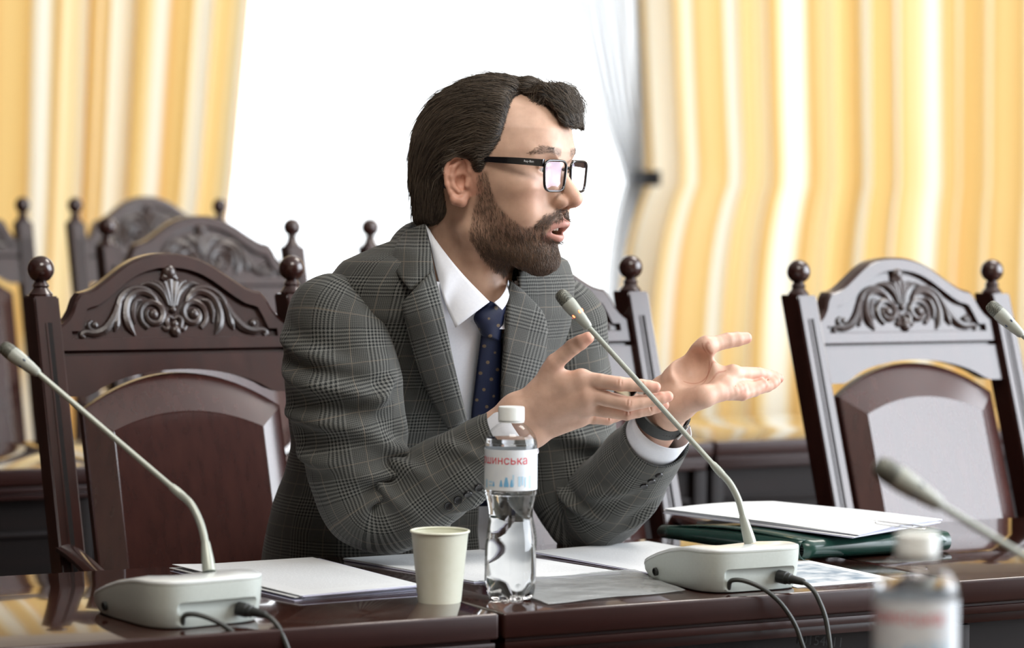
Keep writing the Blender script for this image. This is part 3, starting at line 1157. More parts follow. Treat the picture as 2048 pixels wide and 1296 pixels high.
# ------------------------------------------------------------------ papers and folder
def paper_mat():
    m, nt, b = mat_new('printed_paper')
    N, L = nt.nodes, nt.links
    uv = N.new('ShaderNodeUVMap')
    sp = N.new('ShaderNodeSeparateXYZ'); L.new(uv.outputs[0], sp.inputs[0])
    def math_(op, *a):
        n = N.new('ShaderNodeMath'); n.operation = op
        for i, v in enumerate(a):
            if isinstance(v, (int, float)):
                n.inputs[i].default_value = v
            else:
                L.new(v, n.inputs[i])
        return n.outputs[0]
    ln = math_('FRACT', math_('MULTIPLY', sp.outputs[1], 200))
    on = math_('GREATER_THAN', ln, .62)
    nz = N.new('ShaderNodeTexNoise'); nz.inputs['Scale'].default_value = 260
    cmb = N.new('ShaderNodeCombineXYZ')
    L.new(sp.outputs[0], cmb.inputs[0]); L.new(math_('FLOOR', math_('MULTIPLY', sp.outputs[1], 200)), cmb.inputs[1])
    L.new(cmb.outputs[0], nz.inputs['Vector'])
    wd = math_('GREATER_THAN', nz.outputs['Fac'], .47)
    inx = math_('MULTIPLY', math_('GREATER_THAN', sp.outputs[0], .03), math_('LESS_THAN', sp.outputs[0], .185))
    iny = math_('MULTIPLY', math_('GREATER_THAN', sp.outputs[1], .03), math_('LESS_THAN', sp.outputs[1], .262))
    f = math_('MULTIPLY', math_('MULTIPLY', on, wd), math_('MULTIPLY', inx, iny))
    f = math_('MULTIPLY', f, .17)
    mx = N.new('ShaderNodeMix'); mx.data_type = 'RGBA'
    L.new(f, mx.inputs['Factor'])
    mx.inputs['A'].default_value = (.80, .82, .83, 1); mx.inputs['B'].default_value = (.12, .12, .16, 1)
    L.new(mx.outputs['Result'], b.inputs['Base Color'])
    pset(b, Roughness=.55)
    return m


M['paper'] = paper_mat()
M['paper_edge'] = plain('lilac_backed_paper', (.62, .62, .78), .6)


def sheet(name, corners, z0, th, mat, parent=None, curl=None, nx=14, ny=14):
    """A sheet spanned by corners (a, b): back-left, back-right, front-right, front-left; curl(s,t) lifts it"""
    c = [AB(a, b, z0) for a, b in corners]
    w_ = (c[1] - c[0]).length; h_ = (c[3] - c[0]).length
    m = MB()
    def pt(s, t, dz):
        p = (c[0] * (1 - s) + c[1] * s) * (1 - t) + (c[3] * (1 - s) + c[2] * s) * t
        return p + Vector((0, 0, dz + (curl(s, t) if curl else 0)))
    rows = [[pt(i / nx, j / ny, th) for i in range(nx + 1)] for j in range(ny + 1)]
    uvs = [[(i / nx * .21, .297 * (1 - j / ny)) for i in range(nx + 1)] for j in range(ny + 1)]
    top = m.grid(rows, uvs=uvs)
    rows2 = [[pt(i / nx, j / ny, 0) for i in range(nx + 1)] for j in range(ny + 1)]
    uv0 = [[(0, 0)] * (nx + 1)] * (ny + 1)
    bot = m.grid(rows2, uvs=uv0, flip=True)
    lp = lambda g: g[0][:] + [r[-1] for r in g[1:]] + g[-1][::-1][1:] + [r[0] for r in g[1:-1]][::-1]
    A, B_ = lp(top), lp(bot)
    for i in range(len(A)):
        m.bm.faces.new([A[i], A[(i + 1) % len(A)], B_[(i + 1) % len(A)], B_[i]])
    return m.build(name, mat, parent, angle=30)


def jitter(cs, r, s):
    rr = random.Random(s)
    ang = rr.uniform(-r, r) * 4
    cx = sum(c[0] for c in cs) / 4; cy = sum(c[1] for c in cs) / 4
    dx, dy = rr.uniform(-r, r), rr.uniform(-r, r)
    return [(cx + (a - cx) * math.cos(ang) - (b - cy) * math.sin(ang) + dx, cy + (a - cx) * math.sin(ang) + (b - cy) * math.cos(ang) + dy) for a, b in cs]


def stack(name, label, corners, n, z0, th, r, seed, cat='papers', curl_top=None, group=None):
    e = empty(name); tag(e, label, cat, group)
    z = z0
    for i in range(n):
        top = i == n - 1
        cs = corners if top else jitter(corners, r, seed + i)
        sheet('sheet', cs, z, th, M['paper'] if (top or i % 2) else M['paper_edge'], e, curl_top if (top or i > n - 3) else None)
        z += th + .0003
    return e


stack('document_stack', 'stack of printed sheets lying behind the microphone with the unlit head', [(1.216, 3.282), (1.416, 3.290), (1.434, 2.995), (1.262, 2.970)], 6, TOP + .0004, .0009, .006, 4,
      curl_top=lambda s, t: .004 * max(0, .25 - s) ** 1.0 * 4 * (1 - t) * .6)
stack('document_stack', 'stapled sheets under the water bottle before the man', [(1.463, 3.294), (1.671, 3.300), (1.735, 3.022), (1.521, 3.020)], 3, TOP + .0004, .0007, .004, 9)
stack('document_stack', 'single printed sheets between the bottle and the lit microphone', [(1.730, 3.265), (1.935, 3.296), (1.972, 3.010), (1.769, 2.985)], 2, TOP + .0004, .0006, .004, 15)
# clear plastic sleeves
def sleeve_mat():
    m, nt, b = mat_new('clear_sleeve_film')
    N, L = nt.nodes, nt.links
    tc = N.new('ShaderNodeTexCoord')
    nz = N.new('ShaderNodeTexNoise'); nz.inputs['Scale'].default_value = 26; nz.inputs['Detail'].default_value = 3
    L.new(tc.outputs['Object'], nz.inputs['Vector'])
    bp = N.new('ShaderNodeBump'); bp.inputs['Strength'].default_value = .6; bp.inputs['Distance'].default_value = .006
    L.new(nz.outputs['Fac'], bp.inputs['Height'])
    df = N.new('ShaderNodeBsdfPrincipled')
    pset(df, Base_Color=(.75, .78, .78), Roughness=.12)
    L.new(bp.outputs[0], df.inputs['Normal'])
    tr = N.new('ShaderNodeBsdfTransparent')
    mx = N.new('ShaderNodeMixShader'); mx.inputs[0].default_value = .42
    L.new(tr.outputs[0], mx.inputs[1]); L.new(df.outputs[0], mx.inputs[2])
    L.new(mx.outputs[0], N['Material Output'].inputs['Surface'])
    return m


M['sleeve'] = sleeve_mat()
o = sheet('plastic_sleeve', [(1.527, 3.02), (1.760, 3.03), (1.722, 2.84), (1.515, 2.812)], TOP + .0030, .0005, M['sleeve'], None, lambda s, t: .0008 * math.sin(s * 9 + t * 4) + .0003 * math.sin(t * 17))
tag(o, 'crumpled clear plastic sleeve lying between bottle and microphone', 'plastic sleeve')
e = empty('plastic_sleeve'); tag(e, 'clear punched sleeve with a printed leaf under the lit microphone', 'plastic sleeve')
CS = [(1.87, 3.06), (2.03, 3.03), (2.03, 2.822), (1.87, 2.815)]
sheet('leaf', CS, TOP + .0004, .0006, M['paper'], e)
m_pr = noisy('dark_blue_print', (.22, .30, .38), (.80, .83, .85), 46, .3, detail=2)
sheet('printed_picture', [(1.90, 3.02), (2.015, 3.0), (2.015, 2.84), (1.90, 2.84)], TOP + .0011, .0002, m_pr, e)

# green folder: a plastic cover bent round its pages, open at both ends
M['green'] = noisy('dark_green_plastic', (.008, .040, .030), (.012, .052, .040), 30, .26, Coat_Weight=.2)
e = empty('document_folder'); tag(e, 'dark green plastic folder lying under the clipped pages', 'folder')
FA0, FA1, FB0, FB1 = 2.018, 2.262, 3.022, 3.325
rows = []
na = 12
sec = []
for i in range(9):
    sec.append((FB1 - (FB1 - FB0 - .014) * i / 8, .001 + .0015 * math.sin(PI * i / 8)))
for i in range(1, 10):
    an = -PI / 2 - PI * i / 10
    sec.append((FB0 + .014 + .014 * math.cos(an), .0145 + .0135 * math.sin(an)))
for i in range(13):
    t = i / 12
    sec.append((FB0 + .014 + (FB1 - FB0 - .012) * t, .028 + .0035 * math.sin(PI * t) - .012 * t ** 3))
for i in range(na + 1):
    t = i / na
    sk = -.045 * 0
    rows.append([AB(lerp(FA0, FA1, t) - .045 * (b - FB0) / .3 * (1 - t), b, TOP + z + .0006) for b, z in sec])
m = MB(); m.grid(rows)
o = m.build('cover', M['green'], e, angle=50)
o.modifiers.new('s', 'SOLIDIFY').thickness = .0011
m = MB()
rows = []
for i in range(13):
    t = i / 12
    b_ = lerp(FB0 + .004, FB1, t)
    hgt = lerp(.029, .0185, t ** 2)
    row = []
    for j in range(9):
        an = -PI / 2 + PI * j / 8
        row.append(AB(FA0 - .045 * (b_ - FB0) / .3 + .006 - .011 * math.cos(an), b_, TOP + .0012 + hgt * (.5 + .5 * math.sin(an))))
    rows.append(row)
m.grid(rows)
o = m.build('spine', M['green'], e, angle=180)
o.modifiers.new('s', 'SOLIDIFY').thickness = .0011
for i in range(6):
    z = TOP + .0045 + i * .0036
    sheet('page', [(FA0 + .004, FB1 - .02), (FA1 - .004 - .002 * (i % 3), FB1 - .02), (FA1 - .006 - .0015 * (i % 2), FB0 + .012), (FA0 + .012, FB0 + .012)], z, .0022, M['paper'], e, lambda s, t: 0)
stack('document_stack', 'clipped stack of printed sheets on the green folder', [(1.992, 3.345), (2.190, 3.363), (2.292, 3.085), (2.080, 2.985)], 6, TOP + .0335, .0009, .006, 31,
      curl_top=lambda s, t: .006 * max(0, t - .6) * (-1) + .003 * math.sin(s * 3))
cl = [U(1738, 1036, 3.79), U(1790, 1041, 3.78), U(1842, 1046, 3.77), U(1850, 1049, 3.765), U(1838, 1052, 3.76), U(1790, 1047, 3.765), U(1752, 1042, 3.775), U(1746, 1039, 3.78), U(1800, 1042, 3.775)]
zc_ = TOP + .0415
m = MB(); m.tube(smooth_path([Vector((p.x, p.y, zc_)) for p in [UZ(x, y, zc_) for x, y in ((1738, 1040), (1840, 1052), (1850, 1055), (1842, 1058), (1760, 1049), (1752, 1046), (1758, 1044), (1826, 1052))]], 50), .0009, 6)
o = m.build('paper_clip', M['chrome']); tag(o, 'steel wire paper clip on the sheets over the green folder', 'paper clip')

# chalked inventory number on the middle desk front
me = text_mesh('10154011', .017)
m_ch = plain('faded_chalk', (.045, .05, .05), .9)
o = link_mesh('chalk_number', me, m_ch, DESKS[1], smooth=False)
o.matrix_parent_inverse = Matrix()
o.matrix_basis = Matrix.Translation((.432, .0345, -.0700)) @ Matrix.Rotation(PI / 2, 4, 'X') @ Matrix(((1, .25, 0, 0), (0, 1, 0, 0), (0, 0, 1, 0), (0, 0, 0, 1)))
# ------------------------------------------------------------------ implicit-surface modelling (numpy surface nets)
class Vol:
    def __init__(self, lo, hi, h):
        self.lo = np.array(lo, np.float32); self.h = h
        self.n = np.ceil((np.array(hi) - np.array(lo)) / h).astype(int) + 1
        self.ax = [(self.lo[i] + h * np.arange(self.n[i])).astype(np.float32) for i in range(3)]
        self.v = np.full(self.n, 1.0, np.float32)

    def sub(self, lo, hi):
        s = []
        for i in range(3):
            a = int(np.clip(np.floor((lo[i] - self.lo[i]) / self.h), 0, self.n[i] - 1))
            b = int(np.clip(np.ceil((hi[i] - self.lo[i]) / self.h) + 1, a + 1, self.n[i]))
            s.append(slice(a, b))
        X = self.ax[0][s[0]][:, None, None]; Y = self.ax[1][s[1]][None, :, None]; Z = self.ax[2][s[2]][None, None, :]
        return tuple(s), X, Y, Z

    def op(self, fn, lo, hi, k, mode):
        s, X, Y, Z = self.sub(lo, hi)
        d = fn(X, Y, Z)
        o = self.v[s]
        if mode == 'add':
            r = smin(o, d, k)
        elif mode == 'cut':
            r = -smin(-o, d, k)
        self.v[s] = r

    def cap(self, a, b, ra, rb, k=.004, mode='add'):
        a = np.array(a, np.float32); b = np.array(b, np.float32)
        m = max(ra, rb) + k * 2 + self.h * 2
        def fn(X, Y, Z):
            d = b - a
            dd = float(d @ d) + 1e-12
            t = np.clip(((X - a[0]) * d[0] + (Y - a[1]) * d[1] + (Z - a[2]) * d[2]) / dd, 0, 1)
            return np.sqrt((X - a[0] - d[0] * t) ** 2 + (Y - a[1] - d[1] * t) ** 2 + (Z - a[2] - d[2] * t) ** 2) - (ra + (rb - ra) * t)
        self.op(fn, np.minimum(a, b) - m, np.maximum(a, b) + m, k, mode)

    def chain(self, pts, rad, k=.004, mode='add'):
        for i in range(len(pts) - 1):
            self.cap(pts[i], pts[i + 1], rad[i], rad[i + 1], k, mode)

    def finger(self, pts, rad, k):
        """a whole finger joined sharply in itself, then softly to the hand"""
        pts = [np.array(p, np.float32) for p in pts]
        m = max(rad) + k * 2 + self.h * 2
        def fn(X, Y, Z):
            r = None
            for a, b, ra, rb in zip(pts[:-1], pts[1:], rad[:-1], rad[1:]):
                d = b - a
                t = np.clip(((X - a[0]) * d[0] + (Y - a[1]) * d[1] + (Z - a[2]) * d[2]) / float(d @ d), 0, 1)
                q = np.sqrt((X - a[0] - d[0] * t) ** 2 + (Y - a[1] - d[1] * t) ** 2 + (Z - a[2] - d[2] * t) ** 2) - (ra + (rb - ra) * t)
                r = q if r is None else smin(r, q, .0015)
            return r
        self.op(fn, np.min(pts, 0) - m, np.max(pts, 0) + m, k, 'add')

    def ell(self, c, r, k=.004, mode='add', rot=None):
        c = np.array(c, np.float32)
        m = max(r) + k * 2 + self.h * 2
        def fn(X, Y, Z):
            P = [X - c[0], Y - c[1], Z - c[2]]
            if rot is not None:
                P = [sum(P[j] * float(rot[j][i]) for j in range(3)) for i in range(3)]
            k0 = np.sqrt((P[0] / r[0]) ** 2 + (P[1] / r[1]) ** 2 + (P[2] / r[2]) ** 2)
            k1 = np.sqrt((P[0] / r[0] ** 2) ** 2 + (P[1] / r[1] ** 2) ** 2 + (P[2] / r[2] ** 2) ** 2) + 1e-9
            return k0 * (k0 - 1) / k1
        self.op(fn, c - m, c + m, k, mode)

    def mesh(self, iso=0.0):
        return surface_nets(self.v - iso, self.lo, self.h)


def smin(a, b, k):
    if k <= 0:
        return np.minimum(a, b)
    h = np.clip(.5 + .5 * (b - a) / k, 0, 1)
    return b + (a - b) * h - k * h * (1 - h)


def surface_nets(v, lo, h):
    ins = v < 0
    c = ins[:-1, :-1, :-1].astype(np.int8)
    for d in [(1, 0, 0), (0, 1, 0), (0, 0, 1), (1, 1, 0), (1, 0, 1), (0, 1, 1), (1, 1, 1)]:
        c = c + ins[d[0]:ins.shape[0] - 1 + d[0], d[1]:ins.shape[1] - 1 + d[1], d[2]:ins.shape[2] - 1 + d[2]]
    act = (c > 0) & (c < 8)
    idx = np.argwhere(act)
    ids = np.full(act.shape, -1, np.int32)
    ids[act] = np.arange(len(idx))
    cor = [(i, j, k) for i in (0, 1) for j in (0, 1) for k in (0, 1)]
    val = np.stack([v[idx[:, 0] + a, idx[:, 1] + b, idx[:, 2] + g] for a, b, g in cor], 1)
    acc = np.zeros((len(idx), 3)); cnt = np.zeros(len(idx))
    for p in range(8):
        for q in range(p + 1, 8):
            d = np.array(cor[q]) - np.array(cor[p])
            if abs(d).sum() != 1:
                continue
            m = (val[:, p] < 0) != (val[:, q] < 0)
            t = np.where(m, val[:, p] / (val[:, p] - val[:, q] + 1e-20), 0)
            acc += m[:, None] * (np.array(cor[p]) + t[:, None] * d); cnt += m
    P = lo + h * (idx + acc / np.maximum(cnt, 1)[:, None])
    F = []
    for ax in range(3):
        o1, o2 = [(1, 2), (2, 0), (0, 1)][ax]
        sl0 = [slice(None)] * 3; sl1 = [slice(None)] * 3
        sl0[ax] = slice(0, -1); sl1[ax] = slice(1, None)
        a, b = ins[tuple(sl0)], ins[tuple(sl1)]
        e = np.argwhere(a != b)
        ok = (e[:, o1] > 0) & (e[:, o2] > 0) & (e[:, o1] < v.shape[o1] - 1) & (e[:, o2] < v.shape[o2] - 1)
        e = e[ok]
        sg = a[e[:, 0], e[:, 1], e[:, 2]]
        def g(d1, d2):
            k = e.copy(); k[:, o1] -= d1; k[:, o2] -= d2
            return ids[k[:, 0], k[:, 1], k[:, 2]]
        q = np.stack([g(1, 1), g(0, 1), g(0, 0), g(1, 0)], 1)
        q[~sg] = q[~sg][:, ::-1]
        F.append(q)
    F = np.concatenate(F)
    F = F[(F >= 0).all(1)]
    return P, F


def np_mesh(name, P, F):
    me = bpy.data.meshes.new(name)
    me.vertices.add(len(P)); me.vertices.foreach_set('co', np.asarray(P, np.float32).ravel())
    me.loops.add(F.size); me.loops.foreach_set('vertex_index', F.astype(np.int32).ravel())
    me.polygons.add(len(F)); me.polygons.foreach_set('loop_start', np.arange(len(F), dtype=np.int32) * 4)
    me.update(calc_edges=True); me.validate()
    return me


def relax(P, F, it=2, lam=.5):
    for _ in range(it):
        S = np.zeros_like(P); C = np.zeros(len(P))
        for a, b in ((0, 1), (1, 2), (2, 3), (3, 0)):
            np.add.at(S, F[:, a], P[F[:, b]]); np.add.at(S, F[:, b], P[F[:, a]])
            np.add.at(C, F[:, a], 1); np.add.at(C, F[:, b], 1)
        P = P + lam * (S / C[:, None] - P)
    return P


def inside_poly(x, y, poly):
    r = np.zeros(len(x), bool)
    n = len(poly)
    for i in range(n):
        x0, y0 = poly[i]; x1, y1 = poly[(i + 1) % n]
        c = ((y0 > y) != (y1 > y)) & (x < (x1 - x0) * (y - y0) / (y1 - y0 + 1e-12) + x0)
        r ^= c
    return r


def gblur_mask(m, P, F, it=3):
    v = m.astype(float)
    for _ in range(it):
        S = np.zeros(len(P)); C = np.zeros(len(P))
        for a, b in ((0, 1), (1, 2), (2, 3), (3, 0)):
            np.add.at(S, F[:, a], v[F[:, b]]); np.add.at(S, F[:, b], v[F[:, a]])
            np.add.at(C, F[:, a], 1); np.add.at(C, F[:, b], 1)
        v = .5 * v + .5 * S / np.maximum(C, 1)
    return v


# ------------------------------------------------------------------ skin, hair, cloth materials
def skin_mat():
    m, nt, b = mat_new('skin')
    N, L = nt.nodes, nt.links
    at = N.new('ShaderNodeAttribute'); at.attribute_name = 'tint'
    tc = N.new('ShaderNodeTexCoord')
    nz = N.new('ShaderNodeTexNoise'); nz.inputs['Scale'].default_value = 55; nz.inputs['Detail'].default_value = 5
    L.new(tc.outputs['Object'], nz.inputs['Vector'])
    mx = N.new('ShaderNodeMix'); mx.data_type = 'RGBA'; mx.blend_type = 'MULTIPLY'
    mx.inputs['Factor'].default_value = 1
    cr = N.new('ShaderNodeValToRGB')
    cr.color_ramp.elements[0].color = (.90, .85, .83, 1); cr.color_ramp.elements[1].color = (1.06, 1.04, 1.03, 1)
    cr.color_ramp.elements[0].position = .35; cr.color_ramp.elements[1].position = .65
    L.new(nz.outputs['Fac'], cr.inputs[0])
    L.new(at.outputs['Color'], mx.inputs['A']); L.new(cr.outputs[0], mx.inputs['B'])
    L.new(mx.outputs['Result'], b.inputs['Base Color'])
    n2 = N.new('ShaderNodeTexNoise'); n2.inputs['Scale'].default_value = 900; n2.inputs['Detail'].default_value = 2
    L.new(tc.outputs['Object'], n2.inputs['Vector'])
    bp = N.new('ShaderNodeBump'); bp.inputs['Strength'].default_value = .12; bp.inputs['Distance'].default_value = .0006
    L.new(n2.outputs['Fac'], bp.inputs['Height']); L.new(bp.outputs[0], b.inputs['Normal'])
    pset(b, Roughness=.48, Subsurface_Weight=.12, Subsurface_Radius=(1.0, .35, .2), Subsurface_Scale=.006, Specular_IOR_Level=.4)
    return m


M['skin'] = skin_mat()
M['nail'] = plain('fingernail', (.62, .36, .31), .28)


def hair_mat(name, c1, c2, rough=.42):
    m, nt, b = mat_new(name)
    N, L = nt.nodes, nt.links
    hi = N.new('ShaderNodeHairInfo')
    cr = N.new('ShaderNodeValToRGB')
    cr.color_ramp.elements[0].color = (*c1, 1); cr.color_ramp.elements[1].color = (*c2, 1)
    L.new(hi.outputs['Random'], cr.inputs[0]); L.new(cr.outputs[0], b.inputs['Base Color'])
    pset(b, Roughness=rough, Specular_IOR_Level=.5)
    return m


M['hair'] = hair_mat('dark_brown_hair', (.017, .013, .010), (.165, .128, .094), .36)
M['hair_cap'] = noisy('dark_hair_mass', (.010, .008, .006), (.022, .017, .013), 120, .6, stretch=(1, 1, 1))
M['beard'] = hair_mat('brown_beard_hair', (.040, .025, .016), (.19, .118, .076))


def tweed(name, scale=1.0, dark=(.0095, .011, .011), light=(.160, .160, .147), lined=True):
    """glen check woven from two thread systems in the cloth's own UV (metres)"""
    m, nt, b = mat_new(name)
    N, L = nt.nodes, nt.links
    uv = N.new('ShaderNodeUVMap')
    # slight irregularity of the yarn
    wn = N.new('ShaderNodeTexNoise'); wn.inputs['Scale'].default_value = 60
    L.new(uv.outputs[0], wn.inputs['Vector'])
    va = N.new('ShaderNodeVectorMath'); va.operation = 'MULTIPLY_ADD'
    L.new(wn.outputs['Color'], va.inputs[0]); va.inputs[1].default_value = (.0012, .0012, 0)
    L.new(uv.outputs[0], va.inputs[2])
    sp = N.new('ShaderNodeSeparateXYZ'); L.new(va.outputs[0], sp.inputs[0])
    def mth(op, *a):
        n = N.new('ShaderNodeMath'); n.operation = op
        for i, v in enumerate(a):
            if isinstance(v, (int, float)):
                n.inputs[i].default_value = v
            else:
                L.new(v, n.inputs[i])
        return n.outputs[0]
    def thread(c):
        rep = .062 * scale
        big = mth('LESS_THAN', mth('FRACT', mth('DIVIDE', c, rep)), .46)          # band of bold stripes
        bold = mth('LESS_THAN', mth('FRACT', mth('DIVIDE', c, .0046 * scale)), .5)
        fine = mth('LESS_THAN', mth('FRACT', mth('DIVIDE', c, .0021 * scale)), .5)
        t = mth('ADD', mth('MULTIPLY', big, bold), mth('MULTIPLY', mth('SUBTRACT', 1, big), mth('ADD', mth('MULTIPLY', fine, .42), .22)))
        over = mth('LESS_THAN', mth('FRACT', mth('ADD', mth('DIVIDE', c, rep), .27)), .020)
        return t, over
    tu, ou = thread(sp.outputs[0]); tv, ov = thread(sp.outputs[1])
    # 2/2 twill: which thread lies on top
    tw = mth('LESS_THAN', mth('FRACT', mth('DIVIDE', mth('ADD', sp.outputs[0], sp.outputs[1]), .0023 * scale)), .5)
    mixf = mth('ADD', mth('MULTIPLY', tu, mth('ADD', .30, mth('MULTIPLY', tw, .40))), mth('MULTIPLY', tv, mth('SUBTRACT', .70, mth('MULTIPLY', tw, .40))))
    nz = N.new('ShaderNodeTexNoise'); nz.inputs['Scale'].default_value = 900; nz.inputs['Detail'].default_value = 3
    L.new(uv.outputs[0], nz.inputs['Vector'])
    mixf = mth('ADD', mixf, mth('MULTIPLY', mth('SUBTRACT', nz.outputs['Fac'], .5), .35))
    mx = N.new('ShaderNodeMix'); mx.data_type = 'RGBA'; mx.clamp_factor = True
    L.new(mixf, mx.inputs['Factor'])
    mx.inputs['A'].default_value = (*dark, 1); mx.inputs['B'].default_value = (*light, 1)
    m2 = N.new('ShaderNodeMix'); m2.data_type = 'RGBA'
    L.new(mth('MULTIPLY', mth('MAXIMUM', ou, ov), .28), m2.inputs['Factor'])
    L.new(mx.outputs['Result'], m2.inputs['A']); m2.inputs['B'].default_value = (.30, .24, .18, 1)
    L.new(m2.outputs['Result'], b.inputs['Base Color'])
    bp = N.new('ShaderNodeBump'); bp.inputs['Strength'].default_value = .25; bp.inputs['Distance'].default_value = .0006
    L.new(mixf, bp.inputs['Height']); L.new(bp.outputs[0], b.inputs['Normal'])
    pset(b, Roughness=.85, Specular_IOR_Level=.15, Sheen_Weight=.12, Sheen_Roughness=.5)
    return m


M['tweed'] = tweed('grey_checked_wool')
M['shirt'] = noisy('white_shirt_cotton', (.76, .78, .84), (.80, .82, .87), 300, .75, bump=.05, bscale=1500)
M['trousers'] = noisy('dark_navy_wool', (.010, .012, .02), (.016, .018, .03), 200, .85)
M['button'] = plain('black_horn_button', (.008, .008, .009), .3)


def tie_mat():
    m, nt, b = mat_new('navy_silk_tie')
    N, L = nt.nodes, nt.links
    uv = N.new('ShaderNodeUVMap')
    mp = N.new('ShaderNodeMapping'); mp.inputs['Rotation'].default_value = (0, 0, .6)
    L.new(uv.outputs[0], mp.inputs['Vector'])
    vo = N.new('ShaderNodeTexVoronoi'); vo.inputs['Scale'].default_value = 62; vo.inputs['Randomness'].default_value = .12
    L.new(mp.outputs[0], vo.inputs['Vector'])
    cr = N.new('ShaderNodeValToRGB')
    cr.color_ramp.elements[0].position = .13; cr.color_ramp.elements[1].position = .16
    cr.color_ramp.elements[0].color = (.13, .09, .05, 1); cr.color_ramp.elements[1].color = (.0035, .008, .034, 1)
    L.new(vo.outputs['Distance'], cr.inputs[0])
    wv = N.new('ShaderNodeTexWave'); wv.inputs['Scale'].default_value = 420; wv.bands_direction = 'DIAGONAL'
    L.new(uv.outputs[0], wv.inputs['Vector'])
    bp = N.new('ShaderNodeBump'); bp.inputs['Strength'].default_value = .4; bp.inputs['Distance'].default_value = .0006
    L.new(wv.outputs['Fac'], bp.inputs['Height']); L.new(bp.outputs[0], b.inputs['Normal'])
    L.new(cr.outputs[0], b.inputs['Base Color'])
    pset(b, Roughness=.5, Specular_IOR_Level=.25)
    return m


M['tie'] = tie_mat()

# ------------------------------------------------------------------ the man
PERSON = empty('person', (-.17, 3.95, 0))
tag(PERSON, 'bearded man in a grey checked jacket and glasses speaking with open hands', 'person')
PINV = PERSON.matrix_world.inverted() if False else Matrix.Translation((.17, -3.95, 0))


def adopt(o, parent=None):
    """objects are modelled in world coordinates; hang them under the man without moving them"""
    o.parent = parent or PERSON
    if (parent is None) or parent is PERSON:
        o.matrix_parent_inverse = PINV
    return o


HO = U(984, 345, 3.60)
HYAW = R(-30)
MH = Matrix.Translation(HO) @ Matrix.Rotation(HYAW, 4, 'Z') @ Matrix.Rotation(R(1.0), 4, 'Y')
MHn = np.array(MH)


def head_to_world(P):
    return P @ MHn[:3, :3].T + MHn[:3, 3]


SKIN = np.array((.63, .42, .310))
RSH = U(668, 640, 3.55); LSH = U(1105, 640, 3.80)
LAT = (LSH - RSH); LAT.z = 0; LAT.normalize()
CHF = Vector((LAT.y, -LAT.x, 0))           # chest faces this way
MSH = (RSH + LSH) * .5


